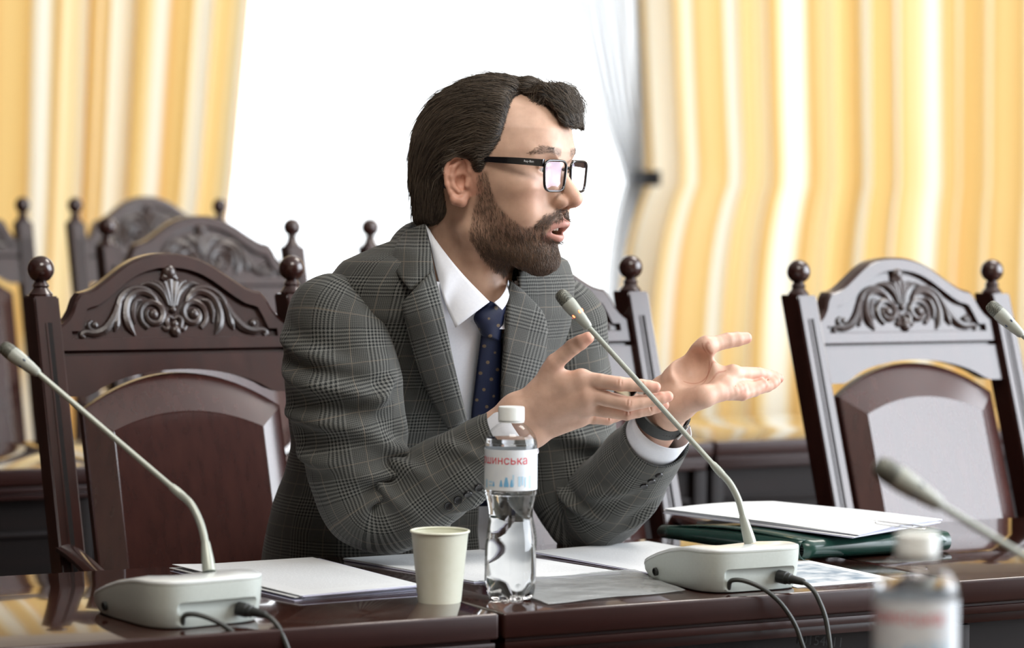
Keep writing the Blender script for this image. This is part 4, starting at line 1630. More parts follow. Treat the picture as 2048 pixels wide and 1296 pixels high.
def head_volume():
    V = Vol((-.155, -.103, -.215), (.150, .103, .135), .00125)
    # skull
    V.ell((.003, 0, .022), (.1045, .0775, .0955), 0)
    # face sections
    us = np.array([-.160, -.140, -.130, -.118, -.100, -.088, -.073, -.060, -.045, -.020, .006, .030, .060, .088, .105, .125])
    fr = np.array([.017, .040, .074, .0915, .0945, .0965, .1030, .1060, .1050, .1000, .0995, .1095, .1080, .083, .035, .017])
    wd = np.array([.001, .010, .024, .0395, .0500, .0540, .0575, .0605, .0635, .0685, .0705, .0715, .0665, .048, .014, .001])
    bkx = np.array([-.013, .0, .0, .005, .02, .03, .04, .05, .055, .06, .065, .07, .07, .06, .03, -.013])
    ne = np.array([2.0, 2.0, 2.0, 2.0, 2.0, 2.05, 2.1, 2.15, 2.2, 2.3, 2.3, 2.35, 2.3, 2.2, 2.0, 2.0])
    ud = np.arange(-.175, .14, .0005)
    kr = np.hanning(19); kr /= kr.sum()
    dense = lambda t: np.convolve(np.pad(np.interp(ud, us, t), 9, mode='edge'), kr, 'valid')
    fr, wd, bkx, ne = dense(fr), dense(wd), dense(bkx), dense(ne)
    def face(X, Y, Z):
        z = np.asarray(Z).ravel()
        f = lambda t: np.interp(z, ud, t).astype(np.float32)[None, None, :]
        c0 = .015
        A = np.where(X > c0, f(fr) - c0, f(bkx) + c0); w_ = f(wd); n = f(ne)
        q = (np.abs(X - c0) / A) ** n + (np.abs(Y) / w_) ** n
        k = q ** (1 / n)
        rho = np.sqrt((X - c0) ** 2 + Y ** 2) + 1e-6
        return np.maximum((rho - rho / np.maximum(k, 1e-4)) * .8, np.maximum(Z - .088, -.146 - Z))
    V.op(face, (-.2, -.2, -.22), (.2, .2, .2), .02, 'add')
    # under the jaw the volume is cut by a plane rising to the neck
    V.op(lambda X, Y, Z: ((Z + .1300) - (.098 - X) * .30) / 1.05 + 0 * Y, (-.2, -.2, -.22), (.2, .2, -.04), .012, 'cut')
    # jaw, cheeks
    for s in (-1, 1):
        V.cap((.004, s * .049, -.075), (.074, s * .014, -.112), .0125, .013, .020)
        V.ell((.066, s * .050, -.018), (.026, .016, .013), .022)
        V.ell((.060, s * .043, -.050), (.030, .017, .026), .022)
    V.finger([(.0870, -.0440, .0280), (.0970, -.0260, .0300), (.1005, -.0120, .0275), (.1005, 0, .0240), (.1005, .0120, .0275), (.0970, .0260, .0300), (.0870, .0440, .0280)], [.0055, .0070, .0075, .0070, .0075, .0070, .0055], .012)
    V.ell((.079, 0, -.1115), (.0165, .018, .0150), .014)
    V.ell((.084, 0, -.058), (.024, .028, .022), .016)
    # sockets, lids
    for s in (-1, 1):
        V.ell((.1075, s * .0315, .0070), (.0125, .0170, .0115), .010, 'cut')
        V.ell((.0865, s * .0315, .0060), (.0142, .0150, .0140), .004)
        V.ell((.1030, s * .0330, .0052), (.0105, .0125, .0046), .0018, 'cut')
        V.cap((.0985, s * .0200, .0110), (.0965, s * .0445, .0092), .0022, .0022, .003)
    # nose
    V.finger([(.0975, 0, .0160), (.1110, 0, -.0100), (.1265, 0, -.0325)], [.0066, .0080, .0108], .010)
    V.cap((.1235, 0, -.0380), (.1050, 0, -.0460), .0052, .0060, .005)
    for s in (-1, 1):
        V.ell((.1120, s * .0122, -.0375), (.0112, .0068, .0080), .005)
        V.cap((.1010, s * .0130, -.0120), (.1060, s * .0140, -.0320), .006, .005, .012)
        V.cap((.1195, s * .0060, -.0470), (.1140, s * .0068, -.0430), .0028, .0032, .002, 'cut')
    # lips round a half-open mouth
    def lip(z0, f0, z1, r0, r1, k):
        pts, rr = [], []
        for i in range(-6, 7):
            t = i / 6
            pts.append((f0 - .0165 * abs(t) ** 1.9, .0205 * t, lerp(z0, z1, t * t)))
            rr.append(lerp(r0, r1, abs(t) ** 1.5))
        V.chain(pts, rr, k)
    lip(-.0650, .1125, -.0738, .0042, .0022, .005)
    lip(-.0835, .1035, -.0755, .0046, .0024, .005)
    V.ell((.1120, 0, -.0752), (.0200, .0170, .0046), .003, 'cut')
    V.ell((.0940, 0, -.0752), (.0140, .0150, .0075), .003, 'cut')
    V.cap((.110, -.002, -.052), (.116, -.001, -.060), .0022, .0022, .004, 'cut')
    # ears
    for s in (-1, 1):
        c = Vector((-.003, s * .0765, -.0105))
        e1 = Vector((.93, s * -.36, 0)).normalized()       # towards the face
        e2 = Vector((-.16, 0, 1)).normalized()
        e2 = (e2 - e1 * e2.dot(e1)).normalized()
        e3 = e1.cross(e2) * (-s)
        if e3.y * s < 0:
            e3 = -e3
        def E(a, b_, d=0.0):
            p = c + e1 * a + e2 * b_ + e3 * d
            return (p.x, p.y, p.z)
        rot = [[e1.x, e2.x, e3.x], [e1.y, e2.y, e3.y], [e1.z, e2.z, e3.z]]
        V.ell(E(-.002, .002, .002), (.0175, .0305, .0040), .004, rot=rot)
        V.ell(E(.004, .000, -.006), (.014, .022, .010), .006, rot=rot)
        V.cap(E(.002, .004, -.008), E(-.012, .010, .002), .010, .006, .006)
        V.ell(E(.0005, .014, .0085), (.0085, .0120, .0052), .003, 'cut', rot=rot)
        V.ell(E(.0025, -.004, .0070), (.0085, .0105, .0085), .003, 'cut', rot=rot)
        hx = [E(.010, .001, .003), E(.0135, .011, .006), E(.0125, .023, .007), E(.0045, .0315, .007), E(-.0075, .0310, .0075), E(-.0165, .0215, .008), E(-.0185, .007, .0085), E(-.0160, -.007, .0075), E(-.0110, -.0180, .006), E(-.0055, -.0270, .004)]
        V.chain(hx, [.0024, .0030, .0034, .0036, .0036, .0036, .0034, .0032, .0036, .0060], .0028)
        V.chain([E(-.0055, -.0270, .004), E(.0035, -.0290, .003), E(.0085, -.0220, .001)], [.0062, .0066, .0045], .004)
        ah = [E(.000, .0235, .0045), E(-.0085, .0150, .0062), E(-.0108, .003, .0070), E(-.0080, -.0090, .0068), E(-.0010, -.0160, .0060)]
        V.chain(ah, [.0026, .0032, .0034, .0032, .0030], .003)
        V.cap(E(.0115, -.002, .003), E(.0100, -.0085, .005), .0042, .0040, .003)
    # neck
    nb = MH.inverted() @ (MSH + Vector((0, 0, -.005)) + CHF * .034)
    V.cap((-.022, 0, -.050), tuple(nb), .0535, .0620, .030)
    V.cap((-.055, 0, -.02), tuple(nb + Vector((-.02, 0, 0))), .042, .060, .03)
    V.cap((-.005, -.045, -.075), tuple(nb + Vector((.052, -.01, -.01))), .011, .013, .02)
    V.ell((.030, 0, -.165), (.014, .012, .016), .012)
    return V


HV = head_volume()
HP, HF = HV.mesh()
HP = relax(HP, HF, 1, .4)
# mirrored three-quarter coordinates of the head for drawing hairlines (drawing units)
def qcoord(P):
    return 986 + 1500 * (.866 * P[:, 0] - .5 * np.abs(P[:, 1])), 345 - 1500 * P[:, 2]


qx, qy = qcoord(HP)
SCALP = [(700, 100), (1180, 100), (1180, 225), (1120, 232), (1085, 203), (1045, 186), (1022, 200), (1013, 235), (1004, 272), (990, 298), (980, 314), (968, 342), (956, 346), (948, 318), (915, 312), (893, 330), (890, 380), (898, 425), (880, 446), (845, 452), (700, 450)]
BEARD = [(958, 345), (978, 343), (984, 372), (998, 405), (1022, 432), (1050, 452), (1072, 448), (1092, 428), (1120, 414), (1160, 414), (1160, 450), (1150, 600), (1060, 600), (1010, 545), (968, 512), (944, 474), (950, 430), (958, 390)]
MOUTH = [(1092, 456), (1112, 440), (1160, 434), (1160, 474), (1130, 484), (1106, 472)]
scalp = inside_poly(qx, qy, SCALP)
beard = inside_poly(qx, qy, BEARD) & ~inside_poly(qx, qy, MOUTH) & (HP[:, 2] > -.140) & (HP[:, 0] > -.03)
lipmask = (HP[:, 0] > .088) & (np.abs(HP[:, 1]) < .0215) & (np.abs(HP[:, 2] + .0755) < .0175 - .25 * np.abs(HP[:, 1])) & (HP[:, 0] > .1005 - .45 * np.abs(HP[:, 1]))
lipm = gblur_mask(lipmask, HP, HF, 3)
brd = gblur_mask(beard, HP, HF, 8)
scm = gblur_mask(scalp, HP, HF, 6)
tint = np.tile(SKIN, (len(HP), 1))
def blendc(t, m, c, k=1.0):
    return t + (np.array(c) - t) * (m * k)[:, None]
earm = ((np.abs(HP[:, 1]) > .071) & (HP[:, 0] < .03) & (HP[:, 2] > -.05) & (HP[:, 2] < .03)).astype(float)
tint = blendc(tint, gblur_mask(earm, HP, HF, 6), (.66, .30, .21), .55)
nosem = np.exp(-((HP[:, 0] - .13) ** 2 + HP[:, 1] ** 2 + (HP[:, 2] + .034) ** 2) / .016 ** 2)
tint = blendc(tint, nosem, (.66, .32, .24), .5)
chk = np.exp(-((HP[:, 0] - .085) ** 2 + (np.abs(HP[:, 1]) - .045) ** 2 + (HP[:, 2] + .028) ** 2) / .022 ** 2)
tint = blendc(tint, chk, (.66, .34, .25), .35)
BROW = [(1060, 309), (1084, 291), (1124, 296), (1150, 313), (1138, 319), (1104, 305), (1078, 308)]
browm = inside_poly(qx, qy, BROW) & (HP[:, 0] > .06) & (np.abs(HP[:, 1]) > .0115)
tint = blendc(tint, gblur_mask(browm, HP, HF, 3), (.12, .075, .05), .6)
tint = blendc(tint, brd, (.20, .115, .075), .55)
tint = blendc(tint, scm, (.035, .025, .02), .9)
tint = blendc(tint, lipm, (.52, .25, .22), .8)
WORLD_P = [head_to_world(HP)]; WORLD_F = [HF]; WORLD_T = [tint]


# ------------------------------------------------------------------ hands
def hand(joints, wrist, forearm, thumb, web, palm_extra, name, k=.0045, wr=(.0205, .0205), crease=(0, -1, .3)):
    """joints: four fingers index..little, each MCP, PIP, DIP, TIP world points"""
    allp = [p for f in joints for p in f] + thumb + wrist + forearm
    lo = np.min([np.array(p) for p in allp], 0) - .03; hi = np.max([np.array(p) for p in allp], 0) + .03
    V = Vol(lo, hi, .00105)
    R_ = [(.0104, .0092, .0080, .0070), (.0106, .0094, .0082, .0071), (.0102, .0089, .0078, .0068), (.0094, .0079, .0070, .0061)]
    w0, w1 = [np.array(p) for p in wrist]
    for fi, f in enumerate(joints):
        t = [.05, .35, .65, .95][fi]
        wq = w0 * (1 - t) + w1 * t
        m_ = np.array(f[0])
        V.cap(tuple(wq * .85 + m_ * .15), tuple(m_), .0150, R_[fi][0] + .0020, .012)
    for i in range(3):
        a = np.array(joints[i][0]); b_ = np.array(joints[i + 1][0])
        V.cap(tuple(a), tuple(b_), .0100, .0095, .006)
    for a, b_, ra, rb, kk in palm_extra:
        V.cap(tuple(a), tuple(b_), ra, rb, kk)
    V.cap(tuple(w0), tuple(forearm[0]), wr[0], .021, .012); V.cap(tuple(w1), tuple(forearm[1]), wr[1], .021, .012)
    V.cap(tuple(w0), tuple(w1), wr[0], wr[1], .010)
    for fi, f in enumerate(joints):
        V2 = [np.array(p) for p in f]
        rr_ = R_[fi]
        mids = [V2[0], V2[0] * .5 + V2[1] * .5, V2[1], V2[1] * .5 + V2[2] * .5, V2[2], V2[2] * .45 + V2[3] * .55, V2[3]]
        V.finger(mids, [rr_[0], rr_[0] * .93, rr_[1] * 1.02, rr_[1] * .93, rr_[2] * 1.02, rr_[2] * .98, rr_[3]], k)
        # skin folds over the joints
        for j in (1, 2):
            axv = V2[j + 1] - V2[j - 1]; axv = axv / np.linalg.norm(axv)
            nv = np.array(crease); nv = nv - axv * (nv @ axv); nv /= np.linalg.norm(nv)
            lv = np.cross(axv, nv)
            for o_ in ((-.0022, .0022) if j == 1 else (0,)):
                c_ = V2[j] + axv * o_ + nv * (rr_[j] * 1.04)
                V.cap(tuple(c_ - lv * .0035 - nv * .0007), tuple(c_ + lv * .0035 - nv * .0007), .0006, .0006, .0014, 'cut')
    T_ = [np.array(p) for p in thumb]
    V.finger([T_[0], T_[0] * .4 + T_[1] * .6, T_[1], T_[1] * .5 + T_[2] * .5, T_[2], T_[2] * .5 + T_[3] * .5, T_[3]], [.0150, .0122, .0116, .0102, .0104, .0098, .0080], .007)
    for a, b_, r_ in web:
        V.cap(tuple(a), tuple(b_), r_, r_, .012)
    return V


def P3(*a):
    return [np.array(U(*p)) for p in a]


def nail(p, axis, nrm, w_, l_, tip_off):
    """a small curved plate on the finger end"""
    p, axis, nrm = Vector(p), Vector(axis).normalized(), Vector(nrm)
    nrm = (nrm - axis * nrm.dot(axis)).normalized(); sd = axis.cross(nrm)
    m = MB()
    rows = []
    for i in range(7):
        t = i / 6
        row = []
        ww = w_ * (1 - .25 * (2 * t - 1) ** 4) * (.75 + .25 * math.sin(PI * min(1, t * 1.3 + .1)))
        for j in range(7):
            s_ = j / 3 - 1
            row.append(p + axis * (tip_off + (t - 1) * l_) + sd * (s_ * ww) + nrm * (.0006 - .30 * ww * s_ * s_ - .0007 * t * t))
        rows.append(row)
    m.grid(rows)
    o = m.build('fingernail', M['nail'], angle=180)
    o.modifiers.new('s', 'SOLIDIFY').thickness = .0006
    return adopt(o)


TOCAM = Vector((0, -1, .06))
# right hand: back towards the camera, thumb up
RI = P3((1163, 757, 3.468), (1240, 768, 3.458), (1283, 771, 3.460), (1311, 774, 3.462))
RM = P3((1172, 788, 3.470), (1257, 808, 3.464), (1305, 800, 3.470), (1336, 793, 3.475))
RR = P3((1170, 814, 3.482), (1253, 827, 3.484), (1298, 819, 3.492), (1328, 810, 3.498))
RL = P3((1158, 832, 3.500), (1215, 838, 3.514), (1246, 828, 3.524), (1272, 820, 3.530))
RT_ = P3((1082, 782, 3.490), (1110, 725, 3.470), (1146, 694, 3.460), (1176, 676, 3.455))
RW = P3((1032, 822, 3.500), (1062, 862, 3.512))
RF = P3((968, 868, 3.515), (992, 910, 3.525))
rh = hand([RI, RM, RR, RL], RW, RF, RT_,
          [(RT_[0], (RI[0] * .55 + RT_[0] * .45), .0125), (RT_[0] * .3 + RT_[1] * .7, RI[0] * .6 + RT_[0] * .4, .0085), (RT_[0] * .6 + RT_[1] * .4, RI[0] * .8 + RT_[0] * .2, .0085)],
          [(RW[1], RL[0], .017, .0125, .012), (RW[0], RT_[0], .018, .016, .014), (RW[1] * .5 + RW[0] * .5, RM[0] * .6 + RR[0] * .4, .016, .013, .012)], 'right')
P_, F_ = rh.mesh(); P_ = relax(P_, F_, 1, .4)
RHP = P_


def hand_tint(P, fingers, thumb):
    t = np.tile(np.array((.66, .44, .335)), (len(P), 1))
    for f in fingers + [thumb]:
        for j, s_, k in ((1, .011, .35), (3, .012, .75)):
            d = np.linalg.norm(P - f[j], axis=1)
            t = blendc(t, np.exp(-(d / s_) ** 2), (.66, .29, .22), k)
        if f is not thumb:
            d = np.linalg.norm(P - f[0], axis=1)
            t = blendc(t, np.exp(-(d / .012) ** 2), (.58, .28, .20), .3)
    return t


WORLD_P.append(P_); WORLD_F.append(F_); WORLD_T.append(hand_tint(P_, [RI, RM, RR, RL], RT_))
# left hand: palm up and open to the camera
LI = P3((1466, 748, 3.560), (1515, 748, 3.588), (1540, 752, 3.604), (1557, 757, 3.615))
LM = P3((1450, 770, 3.546), (1508, 777, 3.574), (1534, 772, 3.592), (1551, 763, 3.600))
LR = P3((1432, 785, 3.534), (1484, 788, 3.556), (1508, 781, 3.570), (1526, 768, 3.578))
LL = P3((1408, 793, 3.524), (1446, 788, 3.536), (1468, 782, 3.543), (1484, 776, 3.550))
LT = P3((1366, 748, 3.562), (1412, 693, 3.560), (1456, 681, 3.575), (1492, 676, 3.588))
LW = P3((1330, 788, 3.590), (1356, 806, 3.560))
LFA = P3((1284, 870, 3.672), (1305, 888, 3.658))
_pn = np.cross(LM[0] - (LW[0] + LW[1]) / 2, LI[0] - LL[0]); _pn /= np.linalg.norm(_pn)
PN = _pn if _pn[2] > 0 else -_pn      # the palm faces this way
lh = hand([LI, LM, LR, LL], LW, LFA, LT,
          [(LT[0], LI[0] * .55 + LT[0] * .45, .0130), (LT[0] * .4 + LT[1] * .6, LI[0] * .65 + LT[0] * .35, .0090), (LT[0] * .2 + LT[1] * .8, LI[0] * .45 + LT[0] * .55, .0085)],
          [(LT[0] * .7 + LW[0] * .3, LT[1], .0190, .0135, .012), (LW[1], LL[0], .0180, .0125, .012), (LW[0], LT[0], .0185, .018, .012)], 'left', crease=tuple(PN), wr=(.0215, .0215))
# cup of the palm and its creases
cpalm = (LM[0] * .45 + LT[0] * .25 + LW[1] * .30)
up_in = PN
lh.ell(tuple(cpalm + up_in * .0335), (.026, .026, .0260), .010, 'cut')
P_, F_ = lh.mesh(); P_ = relax(P_, F_, 1, .4)
def crease_tint(t, P, pts, wd):
    """reddish skin lines of the palm, measured in the palm plane"""
    pr = lambda q: q - np.outer(q @ PN, PN)
    Q = pr(P); side = (P - cpalm) @ PN > -.012
    path = pr(np.array([list(v) for v in smooth_path([Vector(p) for p in pts], 24)]))
    d = np.full(len(P), 9.0)
    for a, b in zip(path[:-1], path[1:]):
        ab = b - a
        u = np.clip(((Q - a) @ ab) / (ab @ ab + 1e-12), 0, 1)
        d = np.minimum(d, np.linalg.norm(Q - a - u[:, None] * ab, axis=1))
    return blendc(t, np.exp(-(d / wd) ** 2) * side, (.46, .20, .14), .75)


lt_ = hand_tint(P_, [LI, LM, LR, LL], LT)
lt_ = crease_tint(lt_, P_, (LI[0] * .75 + LT[0] * .25, LT[0] * .45 + LM[0] * .55, LT[0] * .40 + LW[1] * .45 + LM[0] * .15), .0011)
lt_ = crease_tint(lt_, P_, (LI[0] * .62 + LT[0] * .38, LM[0] * .62 + LW[1] * .38, LL[0] * .55 + LW[1] * .45), .0010)
lt_ = crease_tint(lt_, P_, (LI[0] * .5 + LM[0] * .5, LM[0] * .85 + LW[1] * .15, LL[0] * .82 + LW[1] * .18), .0010)
WORLD_P.append(P_); WORLD_F.append(F_); WORLD_T.append(lt_)

# trunk and arms beneath the clothes
BV = Vol((-.52, 3.3, .40), (.30, 4.25, 1.24), .009)
pel = Vector((-.115, 4.0, .56))
BV.cap(tuple(MSH + Vector((0, 0, -.04))), tuple(Vector((-.16, 3.87, .80))), .060, .058, .05)
BV.cap(tuple(Vector((-.16, 3.87, .80))), tuple(pel), .058, .08, .05)
BV.cap(tuple(RSH + LAT * .06), tuple(LSH - LAT * .06), .042, .042, .04)
for pts in ((RSH, U(694, 810, 3.553), U(724, 955, 3.56), U(765, 1000, 3.558), U(856, 975, 3.54), U(985, 893, 3.515)), (LSH, U(1128, 830, 3.832), U(1144, 950, 3.838), U(1176, 1000, 3.825), U(1228, 975, 3.775), U(1292, 888, 3.68))):
    BV.chain([tuple(p) for p in pts], [.036, .034, .030, .030, .028, .022], .012)
P_, F_ = BV.mesh()
WORLD_P.append(P_); WORLD_F.append(F_); WORLD_T.append(np.tile(SKIN, (len(P_), 1)))
off = np.cumsum([0] + [len(p) for p in WORLD_P])
allP = np.concatenate(WORLD_P); allF = np.concatenate([f + o_ for f, o_ in zip(WORLD_F, off)]); allT = np.concatenate(WORLD_T)
me = np_mesh('body', allP, allF)
ca = me.color_attributes.new('tint', 'FLOAT_COLOR', 'POINT')
ca.data.foreach_set('color', np.concatenate([allT, np.ones((len(allT), 1))], 1).astype(np.float32).ravel())
body = adopt(link_mesh('body', me, M['skin'], angle=180))
body['label'] = 'bare face, neck and hands'

# nails of the near hand
nail(RI[3], RI[3] - RI[2], Vector((.1, -.75, .65)), .0052, .0105, .0062)
nail(RM[3], RM[3] - RM[2], Vector((.1, -.85, .5)), .0052, .0105, .0062)
nail(RT_[3], RT_[3] - RT_[2], Vector((-.35, -.75, .45)), .0062, .0125, .0068)

# ------------------------------------------------------------------ eyes, teeth
for s in (-1, 1):
    m, nt, b = mat_new('eye')
    N, L = nt.nodes, nt.links
    tc = N.new('ShaderNodeTexCoord')
    dt = N.new('ShaderNodeVectorMath'); dt.operation = 'DOT_PRODUCT'
    gz = Vector((1, .02, -.05)).normalized()
    dt.inputs[1].default_value = gz
    nr = N.new('ShaderNodeVectorMath'); nr.operation = 'NORMALIZE'
    L.new(tc.outputs['Object'], nr.inputs[0]); L.new(nr.outputs[0], dt.inputs[0])
    cr = N.new('ShaderNodeValToRGB'); e = cr.color_ramp.elements
    e[0].position = .0; e[0].color = (.62, .56, .52, 1); e[1].position = .86; e[1].color = (.66, .60, .56, 1)
    for p_, c_ in ((.875, (.07, .06, .05)), (.90, (.10, .13, .12)), (.965, (.07, .10, .09)), (.975, (.006, .006, .006))):
        k_ = e.new(p_); k_.color = (*c_, 1)
    L.new(dt.outputs['Value'], cr.inputs[0]); L.new(cr.outputs[0], b.inputs['Base Color'])
    pset(b, Roughness=.08)
    mb = MB(); bmesh.ops.create_uvsphere(mb.bm, u_segments=32, v_segments=20, radius=.0122)
    o = mb.build('eyeball', m, angle=180)
    o.matrix_world = MH @ Matrix.Translation((.0868, s * .0315, .0058))
    mw = o.matrix_world.copy(); adopt(o); o.matrix_basis = mw
mb = MB()
for i in range(-4, 4):
    t0, t1 = (i + .06) / 4, (i + .94) / 4
    for zz0, zz1, ff in ((-.0742, -.0668, .1000),):
        rows = []
        for z in (zz0, (zz0 + zz1) / 2, zz1):
            rows.append([Vector((ff - .012 * abs(t) ** 2 + (.0008 if z != zz0 else 0) - (.0006 if t in (t0, t1) else 0), .0155 * t, z)) for t in (t0, (t0 + t1) / 2, t1)])
        mb.grid([[MH @ v for v in r] for r in rows])
o = mb.build('teeth', plain('tooth_enamel', (.78, .74, .66), .25), angle=60)
o.modifiers.new('s', 'SOLIDIFY').thickness = .003
o['kind'] = 'stuff'
adopt(o)
# ------------------------------------------------------------------ clothes
RINGS = [  # z, half width, depth front, depth back, shift forward
    (1.208, .064, .056, .060, .012), (1.196, .078, .062, .066, .010), (1.180, .128, .076, .078, .006), (1.160, .176, .094, .096, .004), (1.130, .193, .109, .108, 0),
    (1.090, .194, .118, .114, 0), (1.04, .196, .126, .118, 0), (.98, .193, .132, .118, 0), (.90, .190, .136, .120, 0), (.83, .197, .140, .134, 0), (.76, .211, .145, .150, 0), (.66, .225, .150, .160, 0), (.52, .22, .15, .14, 0)]
_rz = [r[0] for r in RINGS][::-1]
def ring_val(z, i):
    return interp(z, _rz, [r[i] for r in RINGS][::-1])
def spine(z):
    zs = [.50, .78, .95, 1.09, 1.21]
    xs = [-.150, -.158, -.128, MSH.x, MSH.x + .020]; ys = [3.99, 3.87, 3.765, MSH.y, MSH.y - .028]
    return Vector((interp(z, zs, xs), interp(z, zs, ys), z))


def torso_pt(z, an, off=0.0, wr=True):
    """an = 0 front, + towards his left"""
    w_, df, db, sh = [ring_val(z, i) for i in (1, 2, 3, 4)]
    w_ += off; df += off; db += off
    c, s = math.cos(an), math.sin(an)
    n = 2.35
    d = df if c > 0 else db
    k = (abs(c / d) ** n + abs(s / w_) ** n) ** (-1 / n)
    r = k
    p = spine(z) + CHF * (sh + r * c) + LAT * (r * s)
    return p


def torso_grid(z0, z1, nz, na, off, wrinkle):
    rows, uvs = [], []
    for i in range(nz + 1):
        z = lerp(z0, z1, i / nz)
        row, uv = [], []
        for j in range(na + 1):
            an = -PI + 2 * PI * j / na
            p = torso_pt(z, an, off)
            if wrinkle:
                q = noise.noise(Vector((p.x * 7, p.y * 7, p.z * 11))) * .010 + noise.noise(Vector((p.x * 20 + 5, p.y * 20, p.z * 13))) * .0025
                q *= min(1, max(0, (1.15 - z) / .1))
                nn = (p - spine(z)); nn.z = 0; nn.normalize()
                p = p + nn * q
            row.append(p); uv.append((an * .165, z))
        rows.append(row); uvs.append(uv)
    return rows, uvs


def bvh_of(rows):
    vs = [p for r in rows for p in r]
    n = len(rows[0])
    fs = [(i * n + j, i * n + j + 1, (i + 1) * n + j + 1, (i + 1) * n + j) for i in range(len(rows) - 1) for j in range(n - 1)]
    return BVHTree.FromPolygons(vs, fs)


jr, ju = torso_grid(.50, 1.206, 110, 150, 0, True)
sr, su = torso_grid(.50, 1.206, 70, 90, -.010, False)
JB, SB = bvh_of(jr), bvh_of(sr)


def on(bv, x, y, off, fallback=3.6):
    q = ray(x, y).normalized()
    h = bv.ray_cast(CAM, q)
    if h[0] is None:
        return U(x, y, fallback)
    return h[0] - q * off


OPEN = [(822, 430), (838, 500), (862, 600), (888, 720), (912, 835), (940, 930), (956, 1010), (962, 1130), (1012, 1130), (1012, 950), (1016, 800), (1022, 690), (1032, 610), (1042, 540), (1050, 440)]
m = MB(); m.grid(jr, uvs=ju)
kill = []
for f in m.bm.faces:
    c = f.calc_center_median()
    if (c - spine(c.z)).dot(CHF) > .01:
        x, y, d = proj(c)
        if inside_poly(np.array([x]), np.array([y]), OPEN)[0]:
            kill.append(f)
bmesh.ops.delete(m.bm, geom=kill, context='FACES')
jk = m.build('jacket', M['tweed'], angle=180)
sm = jk.modifiers.new('s', 'SOLIDIFY'); sm.thickness = .003; sm.offset = -1
jk['label'] = 'grey glen check wool jacket'
adopt(jk)
m = MB(); m.grid(sr)
NECK = [(830, 440), (862, 505), (906, 566), (972, 628), (1012, 622), (1030, 566), (1050, 430), (830, 400)]
bmesh.ops.delete(m.bm, geom=[f for f in m.bm.faces if f.calc_center_median().z > 1.135 or inside_poly(*[np.array([v]) for v in proj(f.calc_center_median())[:2]], NECK)[0]], context='FACES')
sh = adopt(m.build('shirt', M['shirt'], angle=180)); sh['label'] = 'white cotton shirt'


def sleeve(ctrl, folds, name, n=130, k=60, seed=0, uoff=0.0, sq=.94, bend=.30):
    P = [U(x, y, d) for x, y, d, r in ctrl]
    pts = smooth_path(P, n)
    rr = [interp(i / (n - 1), np.linspace(0, 1, len(ctrl)), [c[3] for c in ctrl]) for i in range(n)]
    # smooth radii
    for _ in range(4):
        rr = [rr[0]] + [(rr[i - 1] + 2 * rr[i] + rr[i + 1]) / 4 for i in range(1, n - 1)] + [rr[-1]]
    S = [0]
    for i in range(1, n):
        S.append(S[-1] + (pts[i] - pts[i - 1]).length)
    ref = Vector((0, -1, 0))
    G = np.zeros((n, k + 1, 3)); uvs = []
    ang = -PI + 2 * PI * np.arange(k + 1) / k
    for i in range(n):
        t = (pts[min(i + 2, n - 1)] - pts[max(i - 2, 0)]).normalized()
        nr = (ref - t * ref.dot(t)).normalized(); bn = t.cross(nr)
        G[i] = np.array(pts[i]) + (np.outer(np.cos(ang) * sq, nr) + np.outer(np.sin(ang), bn)) * rr[i]
        uvs.append([(uoff + a_ * .062, S[i]) for a_ in ang])
    # ease the cloth where the arm bends
    Sa = np.array(S)
    wz = np.exp(-((Sa - bend) / .055) ** 2)[:, None, None] * .5
    for _ in range(40):
        L_ = np.zeros_like(G)
        C_ = G[:, :-1]
        L_[1:-1, :-1] = (C_[2:] + C_[:-2] + np.roll(C_, 1, 1)[1:-1] + np.roll(C_, -1, 1)[1:-1]) / 4 - C_[1:-1]
        L_[:, -1] = L_[:, 0]
        G = G + L_ * wz
    # normals of the eased surface
    du = np.roll(G[:, :-1], -1, 1) - np.roll(G[:, :-1], 1, 1)
    dv = np.zeros_like(G[:, :-1]); dv[1:-1] = G[2:, :-1] - G[:-2, :-1]; dv[0] = G[1, :-1] - G[0, :-1]; dv[-1] = G[-1, :-1] - G[-2, :-1]
    Nn = np.cross(du, dv); Nn /= np.linalg.norm(Nn, axis=2)[:, :, None] + 1e-9
    cen = np.array([list(p) for p in pts])[:, None, :]
    if ((G[:, :-1] - cen) * Nn).sum() < 0:
        Nn = -Nn
    Nn = np.concatenate([Nn, Nn[:, :1]], 1)
    D = np.zeros((n, k + 1))
    ax = Sa[:, None] + 0 * ang[None]; ay = ang[None] * .06 + 0 * Sa[:, None]
    for s0, a0, s1, a1, amp, wd in folds:
        x0, y0, x1, y1 = s0, R(a0) * .06, s1, R(a1) * .06
        dx, dy = x1 - x0, y1 - y0
        tt = ((ax - x0) * dx + (ay - y0) * dy) / (dx * dx + dy * dy + 1e-9)
        tc_ = np.clip(tt, 0, 1)
        dd = np.hypot(ax - x0 - dx * tc_, ay - y0 - dy * tc_)
        fade = np.sin(PI * np.clip(tt, .02, .98)) ** .7
        sg = np.clip(.35 + dd / wd, 0, 1)
        D += 1.45 * amp * fade * (np.exp(-(dd / wd) ** 2) * 1.5 - .55 * np.exp(-((dd - 1.7 * wd) / wd) ** 2))
    rows = []
    for i in range(n):
        row = []
        for j in range(k + 1):
            jj = j % k
            p = Vector(G[i, jj])
            d_ = D[i, jj] + noise.noise(p * 17 + Vector((seed, 0, 0))) * .0058 + noise.noise(p * 42 + Vector((0, seed, 0))) * .0010
            row.append(p + Vector(Nn[i, jj]) * d_)
        rows.append(row)
    m = MB(); m.grid(rows, uvs=uvs)
    o = m.build(name, M['tweed'], angle=180)
    sm = o.modifiers.new('s', 'SOLIDIFY'); sm.thickness = .0028; sm.offset = -1
    return adopt(o, None), rows, pts, rr, S


